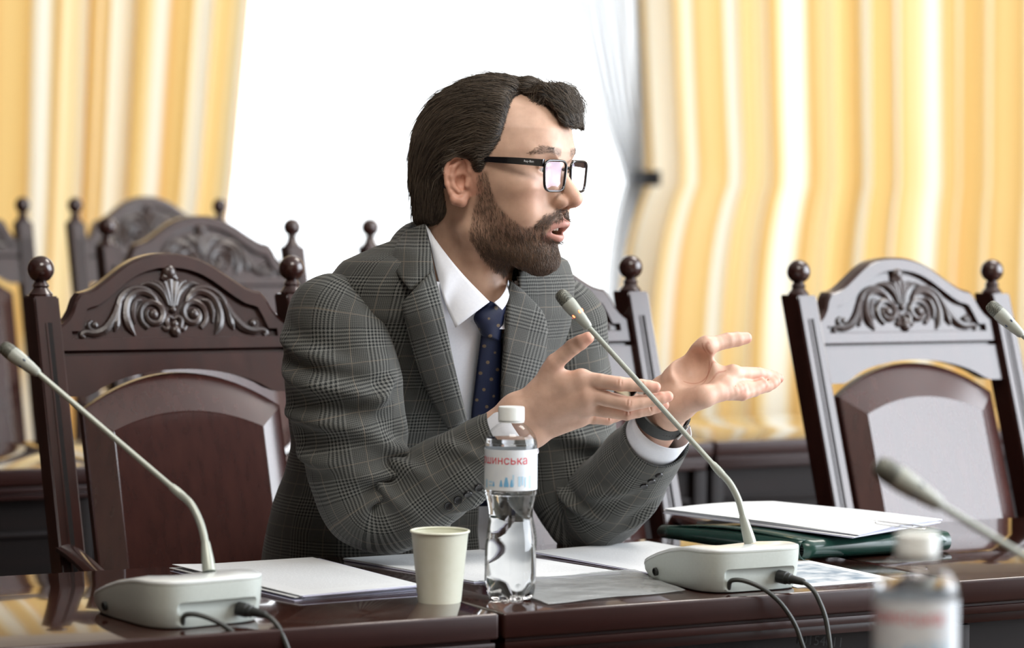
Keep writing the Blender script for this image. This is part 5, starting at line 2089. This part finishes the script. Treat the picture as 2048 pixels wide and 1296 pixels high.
RC = [(702, 574, 3.566, .034), (688, 600, 3.560, .057), (676, 645, 3.554, .073), (680, 730, 3.552, .078), (694, 810, 3.553, .076), (708, 890, 3.556, .073), (724, 965, 3.560, .071), (752, 1018, 3.560, .069), (800, 1012, 3.552, .064), (856, 975, 3.540, .058), (915, 938, 3.527, .052), (970, 903, 3.517, .046), (1009, 880, 3.509, .0425)]
RFOLD = [  # arc length, angle -> arc length, angle; angle 0 faces the camera, -90 the inner bend, 90 the outer side
    (.10, 80, .165, -55, .0068, .0095), (.065, 85, .110, -10, .0050, .009), (.150, 88, .200, -40, .0060, .010), (.205, 85, .232, 10, .0050, .010), (.13, -70, .175, -20, .0040, .008),
    (.268, -115, .195, -10, .0048, .010), (.285, -115, .245, 10, .0046, .010), (.300, -115, .300, 25, .0050, .011),
    (.318, -115, .365, 5, .0046, .010), (.335, -115, .415, -15, .0044, .010), (.345, 60, .375, 110, .0040, .010), (.44, -60, .49, 10, .0026, .009), (.40, 30, .45, 80, .0030, .010)]
rsl, rrows, rpts, rrad, rS = sleeve(RC, RFOLD, 'sleeve', seed=1.3)
LC = [(1082, 572, 3.80, .036), (1096, 602, 3.805, .058), (1110, 650, 3.812, .071), (1118, 740, 3.822, .074), (1128, 830, 3.832, .072), (1140, 920, 3.838, .070), (1152, 985, 3.838, .069), (1178, 1022, 3.825, .067), (1215, 1000, 3.79, .063), (1250, 960, 3.745, .058), (1280, 920, 3.705, .052), (1312, 876, 3.655, .047)]
LFOLD = [(.26, -90, .27, 0, .007, .010), (.30, -90, .32, 20, .007, .010), (.34, -80, .42, 0, .005, .010), (.24, -60, .2, 20, .005, .012), (.36, 30, .33, 80, .005, .012), (.42, -40, .50, 10, .003, .010), (.40, 40, .47, 70, .0035, .010)]
lsl, lrows, lpts, lrad, lS = sleeve(LC, LFOLD, 'sleeve', seed=7.7, uoff=.02)


# shirt cuffs
def cuff(pts, rr, ext, r0, r1):
    e, t = pts[-1], (pts[-1] - pts[-6]).normalized()
    return e, t


def tube_ref(path, rad, sq, name, mat, thick, n=40, part=None):
    rows = []
    ref = Vector((0, -1, 0))
    for i, p in enumerate(path):
        t = (path[min(i + 1, len(path) - 1)] - path[max(i - 1, 0)]).normalized()
        nr = (ref - t * ref.dot(t)).normalized(); bn = t.cross(nr)
        rows.append([p + (nr * (math.cos(2 * PI * j / n) * sq) + bn * math.sin(2 * PI * j / n)) * rad[i] for j in range(n)])
    m = MB(); m.grid(rows, close_u=True)
    o = m.build(name, mat, angle=180)
    sm = o.modifiers.new('s', 'SOLIDIFY'); sm.thickness = thick; sm.offset = 0
    return o


adopt(tube_ref([U(985, 895, 3.514), U(1005, 882, 3.51), U(1024, 868, 3.506), U(1042, 856, 3.503)], [.038, .0385, .039, .0395], .86, 'shirt_cuff', M['shirt'], .0012))
adopt(tube_ref([U(1290, 898, 3.678), U(1305, 880, 3.66), U(1318, 862, 3.642), U(1326, 850, 3.632)], [.040, .0405, .041, .0415], .9, 'shirt_cuff', M['shirt'], .0012))


# lapels and collar: cloth strips laid on the chest
def strip(name, inner, outer, bv, off, mat, n=26, k=10, bulge=.006, uvs=(0, 0, 0), th=.004, fb=3.6, kind=None):
    I = smooth_path([Vector((x, y, 0)) for x, y in inner], n); O = smooth_path([Vector((x, y, 0)) for x, y in outer], n)
    rows, uv = [], []
    ca, sa = math.cos(uvs[2]), math.sin(uvs[2])
    for i in range(n):
        row, ur = [], []
        for j in range(k + 1):
            t = j / k
            x, y = lerp(I[i].x, O[i].x, t), lerp(I[i].y, O[i].y, t)
            row.append(on(bv, x, y, off + bulge * math.sin(PI * t) * (1 - .3 * t), fb))
            X, Y = (x - 900) / 1500, -(y - 700) / 1500
            ur.append((uvs[0] + X * ca - Y * sa, uvs[1] + X * sa + Y * ca))
        rows.append(row); uv.append(ur)
    m = MB(); m.grid(rows, uvs=uv)
    o = m.build(name, mat, angle=180)
    sm = o.modifiers.new('s', 'SOLIDIFY'); sm.thickness = th; sm.offset = 0
    return adopt(o)


strip('lapel', [(866, 540), (880, 600), (897, 680), (914, 760), (934, 842)], [(803, 606), (813, 650), (832, 725), (860, 795), (902, 868)], JB, .011, M['tweed'], uvs=(.01, 0, -.28))
strip('lapel', [(1019, 560), (1013, 620), (1007, 700), (1003, 760), (1001, 830)], [(1042, 580), (1088, 632), (1091, 700), (1074, 765), (1030, 835)], JB, .011, M['tweed'], uvs=(.03, .01, .25))
# collar running round the neck
rows, uv = [], []
NC = MSH + CHF * .018
for i in range(41):
    t = i / 40
    an = lerp(-1.72, 1.72, t)      # from his right front round the back to the left front
    fr_ = abs(2 * t - 1)           # 1 at the fronts
    A = PI - an if False else an
    d = CHF * (-math.cos(an)) + LAT * math.sin(an)
    row, ur = [], []
    for j in range(9):
        s_ = j / 8
        r = lerp(.062, .098 - .006 * fr_, s_ ** .8) + .004 * math.sin(PI * s_)
        z = lerp(1.214, 1.172, s_ ** 1.3) - .030 * fr_ ** 2.2 - .02 * max(0, fr_ - .85) * 4 * s_
        p = Vector((NC.x, NC.y, z)) + d * r
        row.append(p); ur.append((an * .07, z * 1.0))
    rows.append(row); uv.append(ur)
m = MB(); m.grid(rows, uvs=uv)
o = m.build('collar', M['tweed'], angle=180)
sm = o.modifiers.new('s', 'SOLIDIFY'); sm.thickness = .0035; sm.offset = 0
adopt(o)


def surf(name, T, B, mat, n=20, k=10, th=.0014, bulge=0.0, bv=None, off=.008, most=.014):
    """cloth leaf between two 3D edge curves given in picture places with distance"""
    T = smooth_path([U(*p) for p in T], n); B = smooth_path([U(*p) for p in B], n)
    rows, uv = [], []
    for i in range(n):
        row, ur = [], []
        for j in range(k + 1):
            t = j / k
            p = T[i].lerp(B[i], t) + TOCAM * (bulge * math.sin(PI * t))
            if bv is not None:
                q = (p - CAM); dq = q.length; q.normalize()
                h = bv.ray_cast(CAM, q)
                if h[0] is not None:
                    dh = (h[0] - CAM).length - off
                    if dh < dq:
                        p = CAM + q * max(dh, dq - most)
            row.append(p); ur.append((p.x, p.z))
        rows.append(row); uv.append(ur)
    m = MB(); m.grid(rows, uvs=uv)
    o = m.build(name, mat, angle=180)
    sm = o.modifiers.new('s', 'SOLIDIFY'); sm.thickness = th; sm.offset = 0
    return adopt(o)


# near collar end of the jacket down to the notch
surf('collar_end', [(850, 449, 3.595), (857, 480, 3.575), (863, 512, 3.562), (869, 546, 3.552)], [(812, 462, 3.60), (790, 498, 3.585), (789, 535, 3.565), (822, 584, 3.540)], M['tweed'], th=.003, bulge=.004, bv=JB, off=.012, most=.05)
# shirt collar
NKW = MH @ Vector((-.03, 0, -.15))
surf('shirt_collar', [(850, 446, 3.598), (880, 492, 3.570), (925, 548, 3.548), (979, 604, 3.545)], [(853, 455, 3.595), (872, 540, 3.556), (890, 606, 3.540), (911, 655, 3.532)], M['shirt'], bulge=.004, bv=SB, off=.007, most=.012)
surf('shirt_collar', [(1016, 560, 3.585), (1010, 580, 3.570), (1000, 595, 3.556), (988, 605, 3.545)], [(1019, 575, 3.585), (1017, 594, 3.572), (1012, 608, 3.560), (1004, 620, 3.550)], M['shirt'], bulge=.002)
# collar stand round the neck
rows = []
for i in range(49):
    an = 2 * PI * i / 48
    d = CHF * math.cos(an) + LAT * math.sin(an)
    fr_ = .5 + .5 * math.cos(an)
    row = []
    for j in range(5):
        s_ = j / 4
        z = lerp(1.210, 1.180, s_) - .108 * fr_ ** .9
        row.append(Vector((MSH.x, MSH.y, z)) + CHF * (.030 + .018 * fr_) + d * (.0655 + .006 * s_))
    rows.append(row)
m = MB(); m.grid(rows)
o = adopt(m.build('collar_stand', M['shirt'], angle=180)); o.modifiers.new('s', 'SOLIDIFY').thickness = .0012
# shirt placket
# tie
def tie_strip(name, L_, R_, off, bulge, n=24, k=10):
    Lp = smooth_path([Vector((x, y, 0)) for x, y in L_], n); Rp = smooth_path([Vector((x, y, 0)) for x, y in R_], n)
    rows, uv = [], []
    for i in range(n):
        row, ur = [], []
        o_ = lerp(off[0], off[1], i / (n - 1))
        for j in range(k + 1):
            t = j / k
            x, y = lerp(Lp[i].x, Rp[i].x, t), lerp(Lp[i].y, Rp[i].y, t)
            row.append(on(SB, x, y, o_ + bulge * math.sin(PI * t) ** .7, 3.55)); ur.append((x / 1500, -y / 1500))
        rows.append(row); uv.append(ur)
    m = MB(); m.grid(rows, uvs=uv)
    o = m.build(name, M['tie'], angle=180)
    sm = o.modifiers.new('s', 'SOLIDIFY'); sm.thickness = .003; sm.offset = -1
    return o


tie = adopt(tie_strip('necktie', [(964, 660), (957, 710), (949, 775), (942, 845), (948, 930), (955, 1010)], [(1001, 676), (1002, 715), (1002, 770), (1001, 840), (1004, 930), (1006, 1010)], (.010, .008), .006))
tie['label'] = 'navy silk tie with small dots'
o = tie_strip('tie_knot', [(978, 604), (962, 618), (949, 634), (957, 650), (966, 668)], [(1008, 611), (1006, 625), (1004, 640), (1001, 660), (998, 682)], (.022, .016), .010, 18, 10)
o.parent = tie
# sleeve buttons
RB_ = bvh_of(rrows); LB_ = bvh_of(lrows)
def button(bv, x, y, r):
    q = ray(x, y).normalized()
    h = bv.ray_cast(CAM, q)
    if h[0] is None:
        return
    nn = h[1] if h[1].dot(q) < 0 else -h[1]
    mt = Matrix.Translation(h[0] - q * .0006) @ nn.to_track_quat('Z', 'Y').to_matrix().to_4x4()
    m = MB()
    m.lathe([(0, 0), (r, 0), (r * 1.02, .0012), (r * .9, .0022), (r * .72, .0016), (0, .0014)], 22, mt)
    adopt(m.build('button', M['button'], angle=40))
for x, y in ((897, 1012), (916, 1000), (936, 988), (957, 975)):
    button(RB_, x, y, .0056)
for x, y in ((1288, 972), (1303, 962), (1318, 950)):
    button(LB_, x, y, .0055)

# ------------------------------------------------------------------ trousers and shoes under the desk
TV = Vol((-.55, 3.0, -.01), (.45, 4.35, .78), .010)
seatc = pel
TV.cap(tuple(pel + LAT * -.07 + Vector((0, 0, .02))), tuple(pel + LAT * .07 + Vector((0, 0, .02))), .125, .125, .04)
TV.cap(tuple(pel + Vector((0, 0, .02))), tuple(Vector((-.155, 3.88, .76))), .13, .12, .04)
for s in (-1, 1):
    hp = pel + RA * (s * .09); kn = hp - RB * .36 + RA * (s * .03) + Vector((0, 0, .005)); an_ = kn + RB * .03 + Vector((0, 0, -.46))
    TV.chain([tuple(hp), tuple(kn), tuple(an_)], [.088, .064, .050], .03)
P_, F_ = TV.mesh()
tr = adopt(link_mesh('trousers', np_mesh('trousers', P_, F_), M['trousers'], angle=180))
for s in (-1, 1):
    hp = pel + RA * (s * .09); kn = hp - RB * .36 + RA * (s * .03); an_ = kn + RB * .03 + Vector((0, 0, -.46))
    SV = Vol((an_.x - .25, an_.y - .35, -.005), (an_.x + .25, an_.y + .2, .16), .006)
    SV.chain([(an_.x, an_.y, .10), tuple(an_ * 1.0 + Vector((0, 0, -an_.z + .04)) + RB * .03), tuple(Vector((an_.x, an_.y, .035)) - RB * .12), tuple(Vector((an_.x, an_.y, .028)) - RB * .20)], [.045, .038, .036, .026], .03)
    P_, F_ = SV.mesh(); P_[:, 2] = np.maximum(P_[:, 2], .002)
    adopt(link_mesh('shoe', np_mesh('shoe', P_, F_), M['rubber'], angle=180))

# ------------------------------------------------------------------ wristwatch
wa = U(1317, 841, 3.622); wb = U(1333, 816, 3.596)
wax = (wb - wa).normalized(); wc = (wa + wb) * .5
refv = Vector((0, -1, 0)); wn = (refv - wax * refv.dot(wax)).normalized(); wbn = wax.cross(wn)
we = adopt(empty('wristwatch'))
we.matrix_basis = Matrix(); we.matrix_parent_inverse = PINV
rows = []
for i in range(48):
    an = 2 * PI * i / 48
    d = wn * math.cos(an) * .90 + wbn * math.sin(an)
    rows.append([wc + d * (.0340 + e_) + wax * x for x, e_ in ((-.0120, 0), (-.0115, .0026), (.0115, .0026), (.0120, 0))])
m = MB(); m.grid(rows, close_v=True)
o = m.build('strap', M['rubber'], we, angle=30)
m = MB()
for i in range(10):
    an = R(20 + i * 7)
    d = wn * math.cos(an) * .90 + wbn * math.sin(an)
    bmesh.ops.create_icosphere(m.bm, subdivisions=1, radius=.0012, matrix=Matrix.Translation(wc + d * .0362))
o2 = m.build('strap_holes', plain('strap_hole', (.05, .05, .05), .6), we); o2['kind'] = 'stuff'
an = R(70)
d = wn * math.cos(an) * .9 + wbn * math.sin(an)
mt = Matrix.Translation(wc + d * .0360) @ d.to_track_quat('Z', 'Y').to_matrix().to_4x4()
m = MB(); m.box(-.006, .006, -.012, .012, 0, .003, .001)
for v in m.bm.verts:
    v.co = mt @ v.co
m.build('buckle', M['chrome'], we)
d = -(wn * math.cos(an) * .9 + wbn * math.sin(an))
mt = Matrix.Translation(wc + d * .0345) @ d.to_track_quat('Z', 'Y').to_matrix().to_4x4()
m = MB(); m.lathe([(0, 0), (.0195, 0), (.0205, .003), (.0195, .009), (.017, .0105), (0, .0105)], 36, mt)
m.build('watch_case', M['chrome'], we)
# ------------------------------------------------------------------ hair
def mesh_normals(P, F):
    n = np.cross(P[F[:, 2]] - P[F[:, 0]], P[F[:, 3]] - P[F[:, 1]])
    N_ = np.zeros_like(P)
    for i in range(4):
        np.add.at(N_, F[:, i], n)
    return N_ / (np.linalg.norm(N_, axis=1)[:, None] + 1e-12)


def submesh(P, F, keep):
    fk = keep[F].all(1)
    F2 = F[fk]
    u, inv = np.unique(F2, return_inverse=True)
    return P[u], inv.reshape(F2.shape), u


HN = mesh_normals(HP, HF)
# work on a smoothed hair surface grown from the scalp
sm_mask = gblur_mask(scalp, HP, HF, 60)
grow = np.clip((sm_mask - .40) / .58, 0, 1)
f_, l_, u_ = HP[:, 0], HP[:, 1], HP[:, 2]
thick = .0085 + .0040 * np.clip((u_ - .03) / .09, 0, 1) + .006 * np.clip((-f_ - .05) / .05, 0, 1) * np.clip((u_ + .06) / .04, 0, 1)
thick -= .001 * np.clip((f_ - .0) / .05, 0, 1) * np.clip((u_ - .06) / .04, 0, 1)
thick *= 1 - .6 * np.clip((f_ - .01) / .03, 0, 1) * np.clip((.045 - u_) / .03, 0, 1)
nz = np.array([noise.noise(Vector((a * 30, b * 30 + a * 10, c * 90))) for a, b, c in HP[::1]]) if False else 0
rad = HP - np.array((-.005, 0, .015)); rad /= np.linalg.norm(rad, axis=1)[:, None]
dirn = HN * .5 + rad * .5
HairP = HP + dirn * (thick * grow)[:, None] - HN * (.0015 * (1 - grow))[:, None]
CP, CF, cu = submesh(HairP, HF, sm_mask > .36)
CP = relax(CP, CF, 10, .5)
# the forelock swept forward over the brow
FV = Vol((.0, -.075, .04), (.165, .09, .155), .0022)
for l0, rr, up_ in ((-.012, .0040, -.004), (-.002, .0058, -.003), (.008, .0062, -.003), (.022, .0060, -.003), (.036, .0050, -.005)):
    FV.chain([(.015, l0 * .8, .1190 + up_ - abs(l0) * .22), (.052, l0 * .95, .1165 + up_ - abs(l0) * .2), (.082, l0, .1080 + up_ - abs(l0) * .2), (.102 - abs(l0) * .15, l0 * 1.02, .0965 + up_), (.1130 - abs(l0) * .2, l0 * 1.05 + .002, .0810 + up_ * 2), (.1155 - abs(l0) * .2, l0 * 1.05 + .004, .0700 + up_ * 2)],
             [rr * .9, rr * 1.5, rr * 1.4, rr * 1.0, rr * .6, rr * .25], .012)
P2, F2 = FV.mesh(); P2 = relax(P2, F2, 2, .5)
capP = np.concatenate([CP, P2]); capF = np.concatenate([CF, F2 + len(CP)])
hair = adopt(link_mesh('hair', np_mesh('hair', head_to_world(capP), capF), M['hair_cap'], angle=180))
hair['label'] = 'dark brown hair combed back'


def strands(name, pts, rad_root, mat, parent):
    """pts: array (n, k, 3) world"""
    n, k, _ = pts.shape
    hc = bpy.data.hair_curves.new(name)
    hc.add_curves([k] * n)
    hc.attributes['position'].data.foreach_set('vector', pts.astype(np.float32).ravel())
    at_ = hc.attributes.get('radius') or hc.attributes.new('radius', 'FLOAT', 'POINT')
    prof = rad_root * np.concatenate([np.linspace(1, .85, k - 2), [.6, .15]])
    at_.data.foreach_set('value', np.tile(prof, n).astype(np.float32))
    o = bpy.data.objects.new(name, hc); COL.objects.link(o)
    hc.materials.append(mat)
    o['kind'] = 'stuff'
    return adopt(o, None) if parent is None else o


def sample(P, F, n, seed, weight=None):
    rng = np.random.default_rng(seed)
    A = np.linalg.norm(np.cross(P[F[:, 2]] - P[F[:, 0]], P[F[:, 3]] - P[F[:, 1]]), axis=1)
    if weight is not None:
        A = A * weight[F].mean(1)
    fi = rng.choice(len(F), n, p=A / A.sum())
    w_ = rng.dirichlet(np.ones(4), n)
    return (P[F[fi]] * w_[:, :, None]).sum(1), fi, rng


def flow(p):
    f, l, u = p
    if f > .088 and u > .055:
        return Vector((.62, .30, -.55))
    d = Vector((-1, 0, .10))
    back = min(1, max(0, (-f - .0) / .085))
    top = min(1, max(0, (u - .07) / .04))
    side = 1 - top
    d = Vector((-1, -.18 * top, .28 * side * (1 - back) * (1 if f > .03 else .2) - .45 * side * (.3 + .7 * (f < .03))))
    d = d.lerp(Vector((-.35, 0, -1)), back * (.35 + .65 * side))
    if u < -.01:
        d = d.lerp(Vector((-.12, 0, -1)), .8)
    return d


bv = BVHTree.FromPolygons([Vector(p) for p in capP], [tuple(int(i) for i in f) for f in capF])
pts0, fi, rng = sample(capP, capF, 15000, 5)
K = 9
out = np.zeros((len(pts0), K, 3))
for i, p in enumerate(pts0):
    p = Vector(p)
    ln = rng.uniform(.035, .075) if p.x < .085 else rng.uniform(.018, .035)
    lift = rng.uniform(-.0003, .0022); jit = Vector(rng.normal(0, .10, 3))
    stray = rng.random() < (.08 if p.x < .06 else .3)
    for k in range(K):
        h = bv.find_nearest(p)
        q, nn = h[0], h[1]
        if nn.dot(q - Vector((-.005, 0, .015))) < 0:
            nn = -nn
        t = k / (K - 1)
        out[i, k] = q + nn * (lift + (.006 * t * t if stray else .0006 * math.sin(t * 7 + i)))
        d = flow(q) + jit
        d = (d - nn * d.dot(nn))
        d.normalize()
        p = q + d * (ln / (K - 1))
flat = head_to_world(out.reshape(-1, 3)).reshape(out.shape)
# hairs of the hairline, rooted in the skin
band = np.clip(1 - np.abs(sm_mask - .5) / .22, 0, 1) * (HP[:, 2] > -.075)
r0, fi2, rng2 = sample(HP, HF, 2600, 23, band)
ob = np.zeros((len(r0), K, 3))
for i, p in enumerate(r0):
    p = Vector(p); n0 = Vector(HN[HF[fi2[i], 0]])
    ln = rng2.uniform(.025, .05); jit = Vector(rng2.normal(0, .12, 3)); prev = p.copy()
    for k in range(K):
        t = k / (K - 1)
        ob[i, k] = p + n0 * (.0004 + .001 * t)
        d = flow(p) + jit
        d = d - n0 * d.dot(n0); d.normalize()
        p = p + d * (ln / (K - 1))
        h = bv.find_nearest(p)
        if h[0] is not None and (h[0] - p).length < .009:
            nn = h[1] if h[1].dot(h[0] - Vector((-.005, 0, .015))) > 0 else -h[1]
            p = p.lerp(h[0] + nn * .0008, .6); n0 = n0.lerp(nn, .5).normalized()
# forelock: clumps rising from the front hairline and falling forward
rng3 = np.random.default_rng(41)
fl = []
for c_ in range(80):
    l0 = rng3.uniform(-.016, .046)
    cn = rng3.normal(0, .0036, (5, 3)); ht = rng3.uniform(.75, 1.25); fw_ = rng3.uniform(.45, .98)
    rootc = np.array((.078 - abs(l0) * .30, l0, .0925 - abs(l0 - .005) * .10))
    for q_ in range(40):
        rt_ = rootc + rng3.normal(0, (.007, .0035, .003))
        ct = np.array([(0, 0, 0), (.004, .001, .014 * ht), (.020 * fw_, .003, .017 * ht), (.0335 * fw_, .006, .006 * ht), (.0385 * fw_, .008, -.010)])
        ct = rt_ + ct + cn + rng3.normal(0, .0010, (5, 3))
        fl.append([list(v) for v in smooth_path([Vector(v) for v in ct], K)])
fl = np.array(fl)
flat = np.concatenate([flat, head_to_world(ob.reshape(-1, 3)).reshape(ob.shape), head_to_world(fl.reshape(-1, 3)).reshape(fl.shape)])
hs = strands('hair_strands', flat, .00023, M['hair'], hair)
hs.parent = hair

# ---- beard, moustache, brows
def face_hair(name, mask, n, seed, length, dirf, rad, lift=.45, jit=.22):
    p0, fi, rng = sample(HP, HF, n, seed, mask)
    k = 6
    o = np.zeros((n, k, 3))
    nn = HN[HF[fi, 0]]
    for i in range(n):
        ln = length(p0[i], rng)
        d = np.array(dirf(p0[i])) + rng.normal(0, jit, 3)
        d -= nn[i] * d.dot(nn[i]); d /= np.linalg.norm(d) + 1e-9
        for j in range(k):
            t = j / (k - 1)
            o[i, j] = p0[i] + d * ln * t * (1 - .12 * t) + nn[i] * (ln * lift * (t - .45 * t * t)) - nn[i] * .0004
    w_ = head_to_world(o.reshape(-1, 3)).reshape(o.shape)
    s = strands(name, w_, rad, M['beard'], None)
    return s


bw = np.clip(brd, 0, 1) ** 1.6
low = np.clip((-HP[:, 2] - .055) / .05, .3, 1)
low = np.where((HP[:, 0] > .075) & (HP[:, 2] > -.07), 1.3, low)
def blen(p, rng):
    chin = min(1, max(0, (-p[2] - .06) / .05)) * min(1, max(0, p[0] / .06))
    return rng.uniform(.0045, .0075) + .0065 * chin
def bdir(p):
    if p[2] > -.066 and p[0] > .085:   # moustache
        return (.1, math.copysign(.9, p[1] + 1e-6), -.7)
    return (.30, 0, -1)
bd = face_hair('beard', bw * low, 13000, 11, blen, bdir, .00017)
bd['label'] = 'short brown beard and moustache'
brow = browm.astype(float)
if brow.sum() > 3:
    eb = face_hair('eyebrows', brow, 1500, 17, lambda p, r: r.uniform(.004, .007), lambda p: (-.6, math.copysign(1.0, p[1]), .05), .00017, .12, .12)
# ------------------------------------------------------------------ glasses
M['specs'] = plain('black_acetate', (.006, .006, .008), .16, Coat_Weight=.5)
m_l, nt, b = mat_new('spectacle_lens')
N, L = nt.nodes, nt.links
tr_ = N.new('ShaderNodeBsdfTransparent'); tr_.inputs[0].default_value = (.97, .97, .985, 1)
gl = N.new('ShaderNodeBsdfGlossy'); gl.inputs['Roughness'].default_value = .02; gl.inputs[0].default_value = (.92, .80, 1, 1)
mx = N.new('ShaderNodeMixShader'); lw = N.new('ShaderNodeLayerWeight'); lw.inputs[0].default_value = .35
pw = N.new('ShaderNodeMath'); pw.operation = 'MULTIPLY_ADD'; pw.inputs[1].default_value = .16; pw.inputs[2].default_value = .025
L.new(lw.outputs['Facing'], pw.inputs[0]); L.new(pw.outputs[0], mx.inputs[0]); L.new(tr_.outputs[0], mx.inputs[1]); L.new(gl.outputs[0], mx.inputs[2])
L.new(mx.outputs[0], N['Material Output'].inputs['Surface'])
M['lens'] = m_l
ge = adopt(empty('eyeglasses')); ge.matrix_basis = MH; ge['label'] = 'black rectangular eyeglasses'
def rim_pt(s, t, k=1.0):
    """s = side, t = 0..1 round the lens"""
    an = 2 * PI * t
    c, sn = math.cos(an), math.sin(an)
    n = 4.6
    x = math.copysign(abs(c) ** (2 / n), c) * .0232 * k; z = math.copysign(abs(sn) ** (2 / n), sn) * .0190 * k
    x *= 1 + .08 * z / .0195
    l = s * .0318 + x
    f = .1155 - 1.6 * (abs(l) - .008) ** 2 * (abs(l) > .008) - .10 * (-z) * .5
    return Vector((f, l, -.0030 + z))
for s in (-1, 1):
    m = MB(); ring = [rim_pt(s, i / 48, 1.05) for i in range(49)]
    m.tube(ring, .0017, 8, cap=False, sx=1.0, sy=1.2)
    m.build('rim', M['specs'], ge, angle=180)
    m = MB()
    rows = [[rim_pt(s, i / 40, kk) + Vector((.0010 * (1 - kk * kk), 0, 0)) for i in range(40)] for kk in (.02, .35, .7, 1.0)]
    m.grid(rows, close_u=True)
    m.build('lens', M['lens'], ge, angle=180)
    # temple
    ho_ = Vector((.1070, s * .0592, .0135))
    path = smooth_path([ho_ + Vector((.002, -s * .006, 0)), ho_, Vector((.085, s * .0715, .0150)), Vector((.045, s * .0785, .0165)), Vector((.008, s * .0800, .0180)), Vector((-.006, s * .0795, .0165)), Vector((-.020, s * .0790, -.002)), Vector((-.026, s * .0770, -.022))], 40)
    hh = [interp(i / 39, [0, .1, .35, .5, .7, 1], [.0050, .0048, .0042, .0030, .0028, .0024]) for i in range(40)]
    m = MB()
    rows = []
    for i, p in enumerate(path):
        t = (path[min(i + 1, 39)] - path[max(i - 1, 0)]).normalized()
        sd = Vector((0, 0, 1)).cross(t).normalized(); u2 = t.cross(sd)
        rows.append([p + u2 * (a * hh[i]) + sd * (b_ * .0014) for a, b_ in ((-1, -1), (1, -1), (1, 1), (-1, 1))])
    vs = m.grid(rows, close_u=True); m.cap(vs[0]); m.cap(vs[-1])
    m.build('temple', M['specs'], ge, angle=30)
m = MB(); m.tube(smooth_path([(.1125, -.0085, .0050), (.1150, -.004, .0072), (.1157, 0, .0078), (.1150, .004, .0072), (.1125, .0085, .0050)], 12), .0021, 8)
m.build('bridge', M['specs'], ge)
me = text_mesh('Ray-Ban', .0040, 'CENTER')
lo_ = link_mesh('logo_lettering', me, plain('white_logo_print', (.75, .75, .75), .4), ge, smooth=False)
pa = Vector((.096, -.0668, .0138)); ta = Vector((.0205, .0115, -.0015)).normalized(); ua = Vector((0, 0, 1)); na = ta.cross(ua)
lo_.matrix_basis = Matrix(((ta.x, ua.x, na.x, pa.x), (ta.y, ua.y, na.y, pa.y - .0032), (ta.z, ua.z, na.z, pa.z), (0, 0, 0, 1)))
